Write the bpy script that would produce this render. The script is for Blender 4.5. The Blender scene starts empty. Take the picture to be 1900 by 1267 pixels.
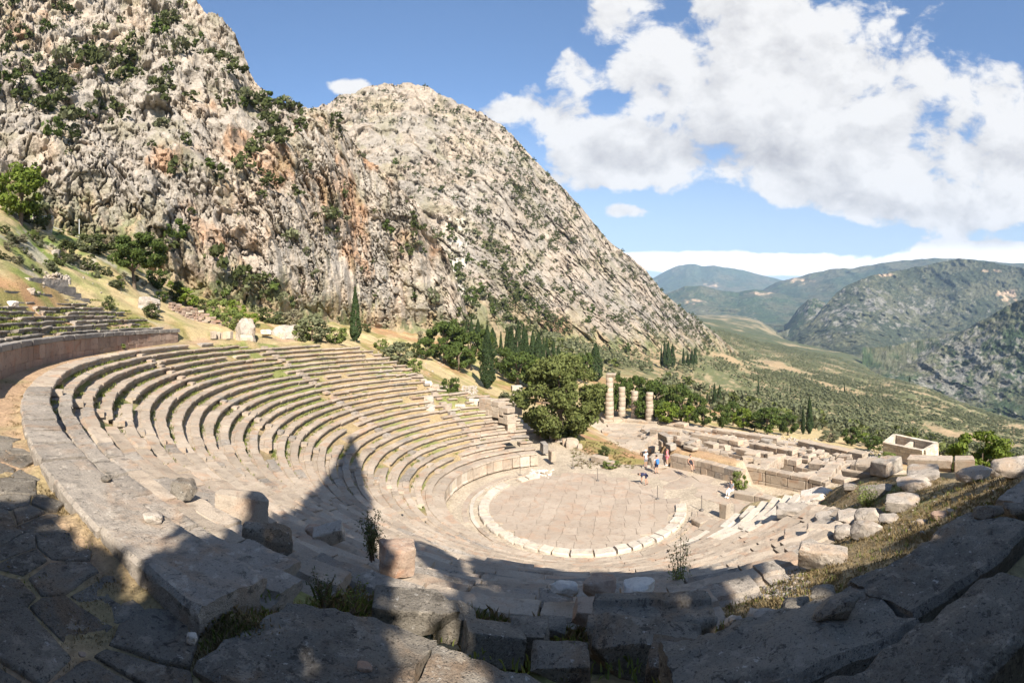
import bpy, bmesh, math, random
import numpy as np
from math import sin, cos, pi, radians as rad
SC = bpy.context.scene
COL = SC.collection
random.seed(7)
RNG = np.random.default_rng(11)

# ------------------------------------------------------------------ camera
# the photograph is a wide cylindrical picture (verticals straight, 120 degrees across)
F, YAW, HY = 908.65, -0.1869, 579.92          # pixels per radian, heading, horizon row (1900 x 1267 frame)
CX, CY, CZ = 1.62, -37.80, 3.02
CAM = np.array([CX, CY, CZ])
cam_d = bpy.data.cameras.new('camera'); cam = bpy.data.objects.new('camera', cam_d); COL.objects.link(cam)
cam_d.type = 'PANO'; cam_d.panorama_type = 'CENTRAL_CYLINDRICAL'
cam_d.central_cylindrical_range_u_min = -950 / F; cam_d.central_cylindrical_range_u_max = 950 / F
cam_d.central_cylindrical_range_v_min = -(1267 - HY) / F; cam_d.central_cylindrical_range_v_max = HY / F
cam_d.central_cylindrical_radius = 1.0
cam_d.clip_start = 0.05; cam_d.clip_end = 40000
cam.location = CAM; cam.rotation_euler = (pi / 2, 0, -YAW)
SC.camera = cam

# ------------------------------------------------------------------ light
SUN_AZ, SUN_EL = rad(180 - 28), rad(40)        # bearing from +y towards +x
SUNV = np.array([sin(SUN_AZ) * cos(SUN_EL), cos(SUN_AZ) * cos(SUN_EL), sin(SUN_EL)])
sun_d = bpy.data.lights.new('sun', 'SUN'); sun = bpy.data.objects.new('sun', sun_d); COL.objects.link(sun)
sun_d.energy = 4.8; sun_d.angle = rad(0.53); sun_d.color = (1.0, 0.93, 0.83)
from mathutils import Vector
sun.rotation_euler = Vector(-SUNV).to_track_quat('-Z', 'Y').to_euler()
SC.view_settings.view_transform = 'Standard'; SC.view_settings.look = 'None'
SC.view_settings.exposure = 1.28; SC.view_settings.gamma = 1.0; SC.view_settings.use_curve_mapping = False
SC.render.engine = 'CYCLES'
SC.cycles.max_bounces = 6; SC.cycles.diffuse_bounces = 3; SC.cycles.transparent_max_bounces = 8; SC.cycles.volume_bounces = 0
SC.cycles.use_denoising = True

def px_dir(x, y):
    a = YAW + (x - 950) / F
    return np.array([sin(a), cos(a), -(y - HY) / F])
def at(x, y, d): return CAM + d * px_dir(x, y)
def atz(x, y, z):
    v = px_dir(x, y); return CAM + v * ((z - CZ) / v[2])
def to_px(P):
    v = P - CAM; a = np.arctan2(v[..., 0], v[..., 1]) - YAW; a = (a + pi) % (2 * pi) - pi
    r = np.hypot(v[..., 0], v[..., 1]); return 950 + a * F, HY - v[..., 2] / r * F, r

# ------------------------------------------------------------------ node helpers
class NT:
    def __init__(s, tree): s.t = tree; s.n = tree.nodes; s.l = tree.links
    def new(s, typ, **kw):
        n = s.n.new(typ)
        for k, v in kw.items(): setattr(n, k, v)
        return n
    def put(s, sock, v):
        if isinstance(v, bpy.types.NodeSocket): s.l.new(v, sock)
        elif v is not None: sock.default_value = v
    def math(s, op, a, b=None, c=None, clamp=False):
        n = s.new('ShaderNodeMath', operation=op); n.use_clamp = clamp
        s.put(n.inputs[0], a); s.put(n.inputs[1], b); s.put(n.inputs[2], c); return n.outputs[0]
    def vmath(s, op, a, b=None):
        n = s.new('ShaderNodeVectorMath', operation=op); s.put(n.inputs[0], a)
        if b is not None: s.put(n.inputs[3] if op == 'SCALE' else n.inputs[1], b)
        return n.outputs['Value'] if op in ('DOT_PRODUCT', 'LENGTH') else n.outputs[0]
    def noise(s, vec, scale, detail=4, rough=0.55, dist=0.0, w=None):
        n = s.new('ShaderNodeTexNoise'); s.put(n.inputs['Vector'], vec); n.inputs['Scale'].default_value = scale
        n.inputs['Detail'].default_value = detail; n.inputs['Roughness'].default_value = rough; n.inputs['Distortion'].default_value = dist
        return n.outputs['Fac']
    def vor(s, vec, scale, feat='F1'):
        n = s.new('ShaderNodeTexVoronoi', feature=feat); s.put(n.inputs['Vector'], vec); n.inputs['Scale'].default_value = scale
        return n.outputs['Distance']
    def ramp(s, f, lo, hi, a=0.0, b=1.0, smooth=True):
        n = s.new('ShaderNodeMapRange'); n.interpolation_type = 'SMOOTHSTEP' if smooth else 'LINEAR'
        s.put(n.inputs[0], f); n.inputs[1].default_value = lo; n.inputs[2].default_value = hi
        n.inputs[3].default_value = a; n.inputs[4].default_value = b; return n.outputs[0]
    def mix(s, f, a, b, blend='MIX'):
        n = s.new('ShaderNodeMix', data_type='RGBA', blend_type=blend)
        s.put(n.inputs[0], f)
        for i, v in ((6, a), (7, b)):
            if not isinstance(v, bpy.types.NodeSocket): v = (*v, 1) if len(v) == 3 else v
            s.put(n.inputs[i], v)
        return n.outputs[2]

def material(name):
    m = bpy.data.materials.new(name); m.use_nodes = True
    t = NT(m.node_tree); b = t.n['Principled BSDF']
    b.inputs['Roughness'].default_value = 0.92; b.inputs['Specular IOR Level'].default_value = 0.15
    return m, t, b
def bump(t, b, h, strength, dist, prev=None):
    n = t.new('ShaderNodeBump'); n.inputs['Strength'].default_value = strength; n.inputs['Distance'].default_value = dist
    t.put(n.inputs['Height'], h)
    if prev is not None: t.put(n.inputs['Normal'], prev)
    t.l.new(n.outputs[0], b.inputs['Normal']); return n.outputs[0]

def stone_mat(name, ca, cb, dark, spots=0.5, pit=1.0, warm=None, scale=1.0, var=0.34, grain=1.0, crack=0.5):
    """limestone: two tones, dark lichen, pale lichen spots, pits; ca, cb, dark are its own colours"""
    m, t, b = material(name)
    geo = t.new('ShaderNodeNewGeometry'); pos = geo.outputs['Position']
    oi = t.new('ShaderNodeObjectInfo').outputs['Random']
    nvn = t.new('ShaderNodeTexNoise'); t.put(nvn.inputs['Vector'], pos); nvn.inputs['Scale'].default_value = 3.0; nvn.inputs['Detail'].default_value = 5; nv = nvn.outputs['Color']
    big = t.noise(pos, 0.55 * scale, 5, 0.6); mid = t.noise(pos, 3.1 * scale, 6, 0.65); fine = t.noise(pos, 24 * scale, 5, 0.7)
    c = t.mix(t.ramp(big, 0.35, 0.65), ca, cb)
    if warm: c = t.mix(t.math('MULTIPLY', t.ramp(t.noise(pos, 0.9 * scale, 4, 0.6, 0.6), 0.5, 0.68), 0.8), c, warm)
    c = t.mix(t.math('MULTIPLY', t.ramp(mid, 0.52, 0.7), 0.75), c, dark)
    pat = t.ramp(t.noise(pos, 1.6 * scale, 4, 0.65), 0.42, 0.62)
    sp = t.math('MULTIPLY', t.ramp(t.noise(pos, 13 * scale, 5, 0.65), 0.60, 0.66), pat)
    c = t.mix(t.math('MULTIPLY', sp, spots), c, (0.46, 0.43, 0.38))
    sp2 = t.ramp(t.noise(pos, 17 * scale, 4, 0.6), 0.6, 0.66)
    c = t.mix(t.math('MULTIPLY', sp2, spots * 0.8), c, tuple(v * 0.45 for v in dark))
    k = t.math('MULTIPLY_ADD', oi, var, 1 - var / 2)
    k = t.math('MULTIPLY', k, t.ramp(fine, 0.2, 0.8, 0.84, 1.16, False))
    c = t.mix(1.0, c, t.vmath('SCALE', (1, 1, 1), k), 'MULTIPLY')
    if spots >= .6:
        lp = t.ramp(t.noise(pos, 3.7 * scale, 7, 0.7, 0.3), 0.56, 0.62)
        c = t.mix(t.math('MULTIPLY', lp, .55), c, tuple(v * 1.5 for v in cb))
        dp = t.ramp(t.noise(pos, 5.1 * scale, 7, 0.72, 0.4), 0.58, 0.63)
        c = t.mix(t.math('MULTIPLY', dp, .7), c, tuple(v * .6 for v in dark))
    gr = t.noise(pos, 46 * scale, 4, 0.75)
    c = t.mix(t.math('MULTIPLY', t.ramp(gr, 0.55, 0.68), crack * .75), c, tuple(v * .4 for v in dark))
    c = t.mix(t.math('MULTIPLY', t.ramp(gr, 0.42, 0.32), crack * .4), c, tuple(min(1, v * 1.35) for v in cb))
    t.l.new(c, b.inputs['Base Color'])
    h = t.math('ADD', t.math('MULTIPLY', mid, 1.0), t.math('MULTIPLY', fine, 0.45 * grain))
    pits = t.ramp(t.vor(pos, 30 * scale), 0.0, 0.32, -0.35 * pit, 0.0)
    pits = t.math('MULTIPLY', pits, t.ramp(t.noise(pos, 2.3 * scale, 4, 0.6), 0.4, 0.6, .15, 1))
    grit = t.noise(pos, 85 * scale, 3, 0.7)
    h = t.math('ADD', t.math('ADD', h, pits), t.math('MULTIPLY', grit, 0.16 * grain))
    bump(t, b, h, 0.85, 0.06 / scale)
    return m

def attr_mat(name, fine_scale=6.0, amp=0.5, bscale=0.2, extra=None, mid_scale=0.8):
    """colour from the mesh attribute 'tint' (kinds of ground), broken up by noise"""
    m, t, b = material(name)
    a = t.new('ShaderNodeAttribute'); a.attribute_name = 'tint'
    pos = t.new('ShaderNodeNewGeometry').outputs['Position']
    f = t.noise(pos, fine_scale, 6, 0.68); g = t.noise(pos, mid_scale, 5, 0.6)
    k = t.math('MULTIPLY', t.ramp(f, 0.25, 0.75, 1 - amp, 1 + amp, False), t.ramp(g, 0.25, 0.75, 1 - amp * 0.5, 1 + amp * 0.5, False))
    c = t.mix(1.0, a.outputs['Color'], t.vmath('SCALE', (1, 1, 1), k), 'MULTIPLY')
    if extra: c = extra(t, pos, c, f, g)
    t.l.new(c, b.inputs['Base Color'])
    bump(t, b, t.math('ADD', f, g), 0.8, bscale)
    return m

def leaf_mat(name, a, bcol, trans=0.25):
    m, t, b = material(name)
    geo = t.new('ShaderNodeNewGeometry'); oi = t.new('ShaderNodeObjectInfo').outputs['Random']
    f = t.math('FRACT', t.math('ADD', geo.outputs['Random Per Island'], t.math('MULTIPLY', oi, 0.37)))
    n = t.noise(geo.outputs['Position'], 0.9, 3, 0.5)
    c = t.mix(t.math('ADD', t.math('MULTIPLY', f, 0.55), t.math('MULTIPLY', n, 0.5)), a, bcol)
    k = t.math('MULTIPLY_ADD', oi, 0.3, 0.85)
    c = t.mix(1.0, c, t.vmath('SCALE', (1, 1, 1), k), 'MULTIPLY')
    t.l.new(c, b.inputs['Base Color']); b.inputs['Roughness'].default_value = 0.7
    tr = t.new('ShaderNodeBsdfTranslucent'); t.l.new(c, tr.inputs['Color'])
    ms = t.new('ShaderNodeMixShader'); ms.inputs[0].default_value = trans
    t.l.new(b.outputs[0], ms.inputs[1]); t.l.new(tr.outputs[0], ms.inputs[2])
    t.l.new(ms.outputs[0], t.n['Material Output'].inputs['Surface'])
    return m
def plain_mat(name, c, rough=0.8, metal=0.0, nz=0.15, scale=20):
    m, t, b = material(name)
    pos = t.new('ShaderNodeNewGeometry').outputs['Position']
    k = t.ramp(t.noise(pos, scale, 4, 0.6), 0.25, 0.75, 1 - nz, 1 + nz, False)
    t.l.new(t.mix(1.0, c, t.vmath('SCALE', (1, 1, 1), k), 'MULTIPLY'), b.inputs['Base Color'])
    b.inputs['Roughness'].default_value = rough; b.inputs['Metallic'].default_value = metal
    return m

# ------------------------------------------------------------------ sky with clouds
def build_world():
    w = bpy.data.worlds.new('World'); SC.world = w; w.use_nodes = True
    t = NT(w.node_tree); bg = t.n['Background']
    sky = t.new('ShaderNodeTexSky'); sky.sky_type = 'NISHITA'; sky.sun_disc = False
    sky.sun_elevation = SUN_EL; sky.sun_rotation = SUN_AZ; sky.altitude = 600; sky.air_density = 1.0; sky.dust_density = 0.6; sky.ozone_density = 1.6
    dirn = t.new('ShaderNodeTexCoord').outputs['Generated']
    sep = t.new('ShaderNodeSeparateXYZ'); t.l.new(dirn, sep.inputs[0])
    az = t.math('ARCTAN2', sep.outputs[0], sep.outputs[1])
    hyp = t.math('SQRT', t.math('ADD', t.math('POWER', sep.outputs[0], 2), t.math('POWER', sep.outputs[1], 2)))
    tn = t.math('DIVIDE', sep.outputs[2], t.math('MAXIMUM', hyp, 0.02))
    uv = t.new('ShaderNodeCombineXYZ'); t.put(uv.inputs[0], az); t.put(uv.inputs[1], t.math('MULTIPLY', tn, 1.25)); uv = uv.outputs[0]
    BLOBS = [(1500, 255, 300, 75, 1.5), (1290, 40, 110, 120, 1.0), (1180, 290, 110, 55, 1.2), (1640, 120, 200, 60, 1.1), (1790, 300, 260, 60, 1.1), (1470, 150, 130, 70, 1.0),
             (1620, 15, 190, 40, .9), (1800, 395, 150, 42, 1.1), (1025, 205, 62, 40, .95), (1060, 130, 60, 45, .75), (950, 205, 50, 22, .8), (1560, 360, 160, 30, .9), (1400, 310, 180, 40, 1.0),
             (645, 163, 38, 20, 1.1), (1080, 320, 80, 45, 1.0), (1165, 392, 40, 14, 1.0), (1480, 490, 320, 17, 2.6), (1250, 484, 120, 15, 2.2), (1850, 470, 150, 20, 2.2), (1130, 20, 60, 60, .8), (1230, 150, 90, 60, .9), (1110, 265, 120, 45, .9), (1350, 230, 120, 70, .8), (1420, 60, 90, 60, .7),
             (1880, 170, 70, 50, .8), (1660, 390, 150, 28, .9), (2250, 280, 260, 110, 1.0), (2900, 200, 380, 90, .8), (-500, 300, 260, 70, .7), (3700, 260, 420, 90, .8)]
    s = None
    wob = t.noise(uv, 5.0, 4, 0.6); wob2 = t.noise(t.vmath('ADD', uv, (3.1, 1.7, .4)), 5.0, 4, 0.6)
    az2 = t.math('ADD', az, t.math('MULTIPLY', t.math('SUBTRACT', wob, 0.5), 0.16)); tn2 = t.math('ADD', tn, t.math('MULTIPLY', t.math('SUBTRACT', wob2, 0.5), 0.10))
    for (x, y, rx, ry, amp) in BLOBS:
        u = t.math('DIVIDE', t.math('SUBTRACT', az2, YAW + (x - 950) / F), rx / F)
        v = t.math('DIVIDE', t.math('SUBTRACT', tn2 if ry > 25 else tn, (HY - y) / F), ry / F)
        g = t.math('MULTIPLY', t.math('EXPONENT', t.math('MULTIPLY', t.math('ADD', t.math('MULTIPLY', u, u), t.math('MULTIPLY', v, v)), -1.0)), amp)
        s = g if s is None else t.math('ADD', s, g)
    cov = t.math('SUBTRACT', 1.0, t.math('EXPONENT', t.math('MULTIPLY', s, -1.5)))
    def puff(vec, det):                              # billows: big lumps with ever finer rims
        n1 = t.noise(vec, 4.2, det, 0.60, 0.25); n2 = t.noise(vec, 13.0, max(2, det - 2), 0.62, 0.4)
        bl = t.vor(t.vmath('ADD', vec, t.vmath('SCALE', uvn, 0.05)), 9.0)
        return t.math('ADD', t.math('ADD', t.math('MULTIPLY', t.math('SUBTRACT', n1, 0.5), 1.5), t.math('MULTIPLY', t.math('SUBTRACT', n2, 0.5), 0.75)), t.math('MULTIPLY', t.math('SUBTRACT', 0.35, bl), 0.32))
    nn = t.new('ShaderNodeTexNoise'); t.put(nn.inputs['Vector'], uv); nn.inputs['Scale'].default_value = 14; nn.inputs['Detail'].default_value = 4
    uvn = nn.outputs['Color']
    p0 = puff(uv, 9)
    d = t.math('ADD', t.math('MULTIPLY', cov, 1.50), t.math('MULTIPLY', p0, 1.62))
    dens = t.ramp(d, 0.68, 1.04)
    off = t.vmath('ADD', uv, (0.035, 0.06, 0))
    relief = t.math('MULTIPLY', t.math('SUBTRACT', p0, puff(off, 7)), 1.05)
    thick = t.ramp(s, 1.25, 2.9)
    # undersides: where more cloud lies above, the cloud is greyer
    under = t.ramp(t.math('SUBTRACT', tn, t.math('MULTIPLY', az, -0.04)), 0.22, 0.43, 1.0, 0.05)
    under = t.math('MULTIPLY', under, t.ramp(tn, 0.12, 0.17))
    lit = t.math('SUBTRACT', t.math('ADD', relief, 0.90), t.math('MULTIPLY', t.math('MULTIPLY', thick, under), 0.92), clamp=True)
    cloud = t.mix(lit, CLOUD_DARK, CLOUD_LIT)
    cloud = t.mix(t.ramp(tn, 0.15, 0.10), cloud, CLOUD_BANK)
    skyc = t.mix(1.0, sky.outputs[0], SKY_GAIN, 'MULTIPLY')
    hz = t.ramp(tn, 0.0, 0.46, 0.72, 0.0)
    skyc = t.mix(hz, skyc, HORIZON)
    low = t.ramp(tn, -0.12, 0.0)
    skyc = t.mix(t.math('MULTIPLY', t.math('MULTIPLY', dens, low), 0.97), skyc, cloud)
    t.l.new(skyc, bg.inputs['Color']); bg.inputs['Strength'].default_value = SKY_STRENGTH
SKY_STRENGTH = 0.067
SKY_GAIN = (0.95, 1.08, 1.2)
HORIZON = (4.3, 4.85, 5.2)
CLOUD_BANK = (10.5, 10.2, 9.9); CLOUD_LIT = (6.1, 6.0, 5.9); CLOUD_DARK = (2.5, 2.46, 2.62)
build_world()

# ------------------------------------------------------------------ numpy noise
def _hash(ix, iy, iz, seed):
    h = (ix.astype(np.int64) * 374761393 + iy.astype(np.int64) * 668265263 + iz.astype(np.int64) * 2147483647 * 3 + seed * 974634777) & 0xFFFFFFFF
    h = ((h ^ (h >> 13)) * 1274126177) & 0xFFFFFFFF
    h = ((h ^ (h >> 16)) * 2246822519) & 0xFFFFFFFF
    return ((h ^ (h >> 15)) & 0xFFFFFF) / float(0xFFFFFF)
def vnoise(P, seed=0):
    P = np.asarray(P, float); i = np.floor(P).astype(np.int64); f = P - i; f = f * f * f * (f * (f * 6 - 15) + 10)
    r = 0
    for dx in (0, 1):
        wx = f[..., 0] if dx else 1 - f[..., 0]
        for dy in (0, 1):
            wy = f[..., 1] if dy else 1 - f[..., 1]
            for dz in (0, 1):
                wz = f[..., 2] if dz else 1 - f[..., 2]
                r = r + wx * wy * wz * _hash(i[..., 0] + dx, i[..., 1] + dy, i[..., 2] + dz, seed)
    return r
def fbm(P, oct=5, seed=0, gain=0.5, lac=2.07):
    P = np.asarray(P, float); a, s, tot = 1.0, 0, 0
    for o in range(oct):
        s = s + a * (vnoise(P * lac ** o + o * 17.3, seed + o) * 2 - 1); tot += a; a *= gain
    return s / tot * 1.6
def ridged(P, oct=5, seed=0, gain=0.55, lac=2.1):
    P = np.asarray(P, float); a, s, tot = 1.0, 0, 0
    for o in range(oct):
        s = s + a * (1 - 2 * np.abs(2 * vnoise(P * lac ** o + o * 9.7, seed + o) - 1)); tot += a; a *= gain
    return s / tot
def cells(P, seed=0):
    """worley noise: F1, F2 and a random number per cell"""
    P = np.asarray(P, float); i = np.floor(P).astype(np.int64); f = P - i
    f1 = np.full(P.shape[:-1], 9.0); f2 = f1.copy(); idr = np.zeros_like(f1)
    for dx in (-1, 0, 1):
        for dy in (-1, 0, 1):
            for dz in (-1, 0, 1):
                a, b, c = i[..., 0] + dx, i[..., 1] + dy, i[..., 2] + dz
                q = np.stack([dx + _hash(a, b, c, seed), dy + _hash(a, b, c, seed + 1), dz + _hash(a, b, c, seed + 2)], -1) - f
                d = np.sqrt((q * q).sum(-1)); m = d < f1
                f2 = np.where(m, f1, np.minimum(f2, d)); idr = np.where(m, _hash(a, b, c, seed + 3), idr); f1 = np.where(m, d, f1)
    return f1, f2, idr
def sstep(x, a, b):
    t = np.clip((x - a) / (b - a), 0, 1); return t * t * (3 - 2 * t)
def lerp(a, b, t): return a + (b - a) * t

# ------------------------------------------------------------------ object helpers
def mesh_np(name, V, Fc, mat, smooth=False, tint=None, sharp=None):
    me = bpy.data.meshes.new(name)
    V = np.asarray(V, np.float32)
    if isinstance(Fc, np.ndarray) and Fc.ndim == 2:
        n, k = Fc.shape
        me.vertices.add(len(V)); me.vertices.foreach_set('co', V.ravel())
        me.loops.add(n * k); me.loops.foreach_set('vertex_index', Fc.astype(np.int32).ravel())
        me.polygons.add(n); me.polygons.foreach_set('loop_start', np.arange(0, n * k, k, dtype=np.int32))
        me.update(calc_edges=True)
    else:
        me.from_pydata(V.tolist(), [], Fc)
    if mat: me.materials.append(mat)
    if smooth: me.polygons.foreach_set('use_smooth', np.ones(len(me.polygons), bool))
    if tint is not None:
        a = me.color_attributes.new('tint', 'FLOAT_COLOR', 'POINT')
        a.data.foreach_set('color', np.concatenate([tint, np.ones((len(tint), 1))], 1).astype(np.float32).ravel())
    me.update()
    if sharp: me.set_sharp_from_angle(angle=sharp)
    return me
def link(name, me, parent=None, loc=None, rot=None, scale=None):
    o = bpy.data.objects.new(name, me); COL.objects.link(o)
    if parent is not None: o.parent = parent
    if loc is not None: o.location = [float(v) for v in loc]
    if rot is not None: o.rotation_euler = rot
    if scale is not None: o.scale = (scale,) * 3 if np.isscalar(scale) else scale
    return o
def tag(o, label=None, cat=None, group=None, kind=None):
    if label: o['label'] = label
    if cat: o['category'] = cat
    if group: o['group'] = group
    if kind: o['kind'] = kind
    return o
def thing(name, label, cat, loc=(0, 0, 0), group=None, rot=None):
    return tag(link(name, None, None, loc, rot), label, cat, group)
def grid_faces(nu, nv, wrap=False):
    u = np.arange(nu if wrap else nu - 1); v = np.arange(nv - 1)
    U, V = np.meshgrid(u, v, indexing='ij'); U2 = (U + 1) % nu
    return np.stack([U * nv + V, U2 * nv + V, U2 * nv + V + 1, U * nv + V + 1], -1).reshape(-1, 4)
# ------------------------------------------------------------------ the theatre's own measures
T_, H_ = 0.85, 0.3995                           # depth and rise of a seat row
R0 = 33.5                                       # front edge of the topmost row of the lower tier, its top at z = 0
ZF = -11.93                                     # orchestra ground
def row_r(k): return R0 - k * T_
def row_z(k): return -k * H_
def near_deg(k):
    return float(np.interp(k, [0, 1, 3, 5, 8, 10, 12, 14, 18, 19, 20, 22, 24, 26, 28], [291, 287, 279, 277, 284, 290, 297, 302, 311, 313, 322, 326, 327, 323, 318]))
def far_deg(k):
    return float(np.interp(k, [0, 0.9, 1.1, 1.9, 2.1, 4, 9, 10, 14, 14.9, 15.1, 16, 17, 28], [186, 184, 172, 168, 153, 148, 142, 142, 137, 135, 126, 124, 118, 116]))

GT = {-900: [(0, 1.5), (10, 2.5), (30, 9), (100, 35), (1000, 80)],
      -300: [(0, 1.5), (10, 2), (20, 3), (30, 5), (60, 20), (90, 30), (200, 45), (1000, 60)],
      0: [(0, 1.4), (10, 0), (20, .5), (30, 3.0), (40, 4.6), (48, 8.6), (60, 15), (85, 24), (120, 28), (1000, 60)],
      100: [(0, 1.4), (10, 0), (25, 0), (36, 3.2), (48, 4.6), (56, 8.0), (70, 14), (85, 18.5), (1000, 30)],
      200: [(0, 1.4), (10, -1), (36, -1), (46, 2.6), (52, 4.2), (60, 7.2), (75, 12.5), (85, 15), (1000, 20)],
      300: [(0, 1.4), (10, -1.5), (40, -1), (49, 1.4), (60, 3.4), (75, 6.5), (85, 8.8), (1000, 10)],
      400: [(0, 1.4), (10, -2), (40, -1), (49, -.2), (60, 1.2), (80, 3.4), (95, 5.2), (1000, 6)],
      500: [(0, 1.4), (10, -2.5), (52, -.8), (65, .3), (80, 1.2), (100, 2.5), (1000, 4)],
      600: [(0, 1.3), (10, -3), (58, -1.1), (80, -.4), (120, 1), (1000, 2)],
      650: [(0, 1.3), (10, -3), (58, -1.6), (64, -1.3), (80, -1.2), (150, -.4), (1000, 0)],
      700: [(0, 1.3), (10, -3), (57, -4.0), (63, -3.2), (80, -3.0), (150, -2.0), (1000, -1)],
      750: [(0, 1.3), (10, -3), (56, -5.2), (62, -4.8), (75, -4.6), (100, -4.6), (180, -3), (1000, -3)],
      820: [(0, 1.3), (10, -3), (54, -6.4), (62, -6.6), (80, -8.0), (120, -7.0), (200, -3.6), (1000, -3)],
      900: [(0, 1.3), (10, -3), (54, -7.2), (60, -7.8), (75, -10.5), (96, -12), (130, -8.6), (220, -4.5), (1000, -4)],
      970: [(0, 1.3), (10, -3), (52, -10.5), (60, -11.4), (85, -13.4), (110, -13.6), (150, -12.5), (230, -8), (1000, -8)],
      1050: [(0, 1.3), (10, -3), (48, -11.9), (60, -11.8), (90, -14.5), (120, -15.5), (170, -16), (250, -13.5), (1000, -12)],
      1120: [(0, 1.3), (10, -3), (46, -11.9), (56, -12.4), (72, -15.5), (90, -17.5), (120, -18.5), (200, -22), (270, -21), (1000, -20)],
      1200: [(0, 1.3), (6, -2), (12, -4), (45, -11.9), (56, -13.2), (72, -18.0), (105, -18.6), (150, -22), (250, -27), (300, -27), (1000, -28)],
      1300: [(0, 1.3), (5, -1.6), (10, -3), (20, -6), (30, -10), (45, -11.9), (56, -15.0), (66, -18.2), (90, -18.9), (125, -24), (250, -36), (500, -37), (700, -29), (1500, -20), (5000, 0)],
      1400: [(0, 1.3), (5, -1.3), (10, -2.8), (20, -5), (30, -8.5), (38, -11.4), (47, -13), (58, -17), (70, -18.6), (82, -19), (130, -27.5), (250, -42), (600, -64), (1500, -64), (2500, -25), (5000, -20)],
      1500: [(0, 1.3), (5, -1.0), (10, -2.6), (20, -4.7), (27, -7), (36, -10.5), (48, -14), (60, -18), (78, -19), (110, -26), (250, -50), (600, -76), (1500, -96), (2500, -220), (5000, -220)],
      1600: [(0, 1.2), (4, -.6), (10, -2.2), (17, -3.7), (28, -6.3), (36, -9.5), (52, -15), (66, -18.8), (95, -25), (250, -58), (900, -117), (1500, -121), (1800, -250), (2500, -300)],
      1700: [(0, 1.2), (4, -.4), (10, -1.9), (18, -3.4), (27, -5.8), (36, -9.8), (58, -16.8), (90, -25), (300, -72), (1000, -137), (1200, -260), (2500, -320)],
      1800: [(0, 1.1), (4, -.3), (10, -1.6), (18, -3.2), (25, -4.9), (36, -10), (60, -19), (100, -31), (300, -78), (900, -165), (1100, -290), (2500, -330)],
      1900: [(0, 1.0), (4, -.3), (6, -.8), (10, -1.6), (18, -3.4), (24, -5.4), (38, -13), (60, -23), (100, -35), (300, -84), (800, -176), (1000, -300), (2500, -340)],
      2300: [(0, 1.0), (6, -.5), (10, -1.2), (18, -4), (40, -14), (100, -38), (300, -90), (800, -180), (1000, -300)],
      3000: [(0, 1.3), (10, 1), (30, 0), (100, -10), (1000, -80)]}
_px = sorted(GT); _ld = np.log(np.concatenate([[1.0], np.geomspace(2, 9500, 130)]))
_tab = np.array([np.interp(np.exp(_ld), [a for a, b in GT[p]], [b for a, b in GT[p]]) for p in _px])
_pw = np.array(_px + [_px[0] + 2 * pi * F]); _tab = np.concatenate([_tab, _tab[:1]])
_pg = np.linspace(_pw[0], _pw[-1], 600)
_tg = np.array([np.interp(_pg, _pw, _tab[:, j]) for j in range(_tab.shape[1])]).T
for _ in range(3): _tg = (np.roll(_tg, 2, 0) + np.roll(_tg, -2, 0) + np.roll(_tg, 1, 0) + np.roll(_tg, -1, 0) + _tg) / 5
for _ in range(2): _tg[:, 1:-1] = (_tg[:, :-2] + 2 * _tg[:, 1:-1] + _tg[:, 2:]) / 4
def z_base(x, y):
    v0, v1 = x - CX, y - CY; d = np.maximum(np.hypot(v0, v1), 1.0)
    p = 950 + (np.arctan2(v0, v1) - YAW) * F; per = 2 * pi * F
    p = (p - _pw[0]) % per + _pw[0]
    u = (p - _pg[0]) / (_pg[1] - _pg[0]); i = np.clip(u.astype(int), 0, len(_pg) - 2); fu = u - i
    w = np.interp(np.log(d), _ld, np.arange(len(_ld))); j = np.clip(w.astype(int), 0, len(_ld) - 2); fw = w - j
    return (_tg[i, j] * (1 - fu) + _tg[i + 1, j] * fu) * (1 - fw) + (_tg[i, j + 1] * (1 - fu) + _tg[i + 1, j + 1] * fu) * fw

def poly_in(x, y, P):
    """signed distance: positive inside"""
    ins = np.zeros(np.shape(x), bool); dm = np.full(np.shape(x), 1e9); n = len(P)
    for a in range(n):
        (x0, y0), (x1, y1) = P[a], P[(a + 1) % n]
        c = ((y0 > y) != (y1 > y)) & (x < (x1 - x0) * (y - y0) / (y1 - y0 + 1e-12) + x0); ins ^= c
        ex, ey = x1 - x0, y1 - y0; t = np.clip(((x - x0) * ex + (y - y0) * ey) / (ex * ex + ey * ey), 0, 1)
        dm = np.minimum(dm, np.hypot(x - x0 - t * ex, y - y0 - t * ey))
    return np.where(ins, dm, -dm)
STAGE = [(-10, 9), (-9.5, 17), (-12, 30), (-9, 30), (-6.5, 21.5), (2.4, 10.6), (8.2, 9.6), (13.6, 4.0), (15.5, -1.5), (11.2, -4.6), (8.2, -6.8), (6.0, -8.6), (0, -11), (-8, -8), (-11, 0)]
TEMPLE = [(0, 62), (-1, 48), (7, 34), (27, 22), (38, 20), (41, 22), (14, 64)]
TERR = [(8.6, 10.2), (13.7, 4.6), (15.2, 6.2), (11.5, 11.5), (9.5, 16), (7.5, 14)]
CORR = [(14.6, 2.8), (15.6, 0.8), (18, -2), (24, 1), (22.5, 4.2), (16.6, 7.2)]
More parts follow.
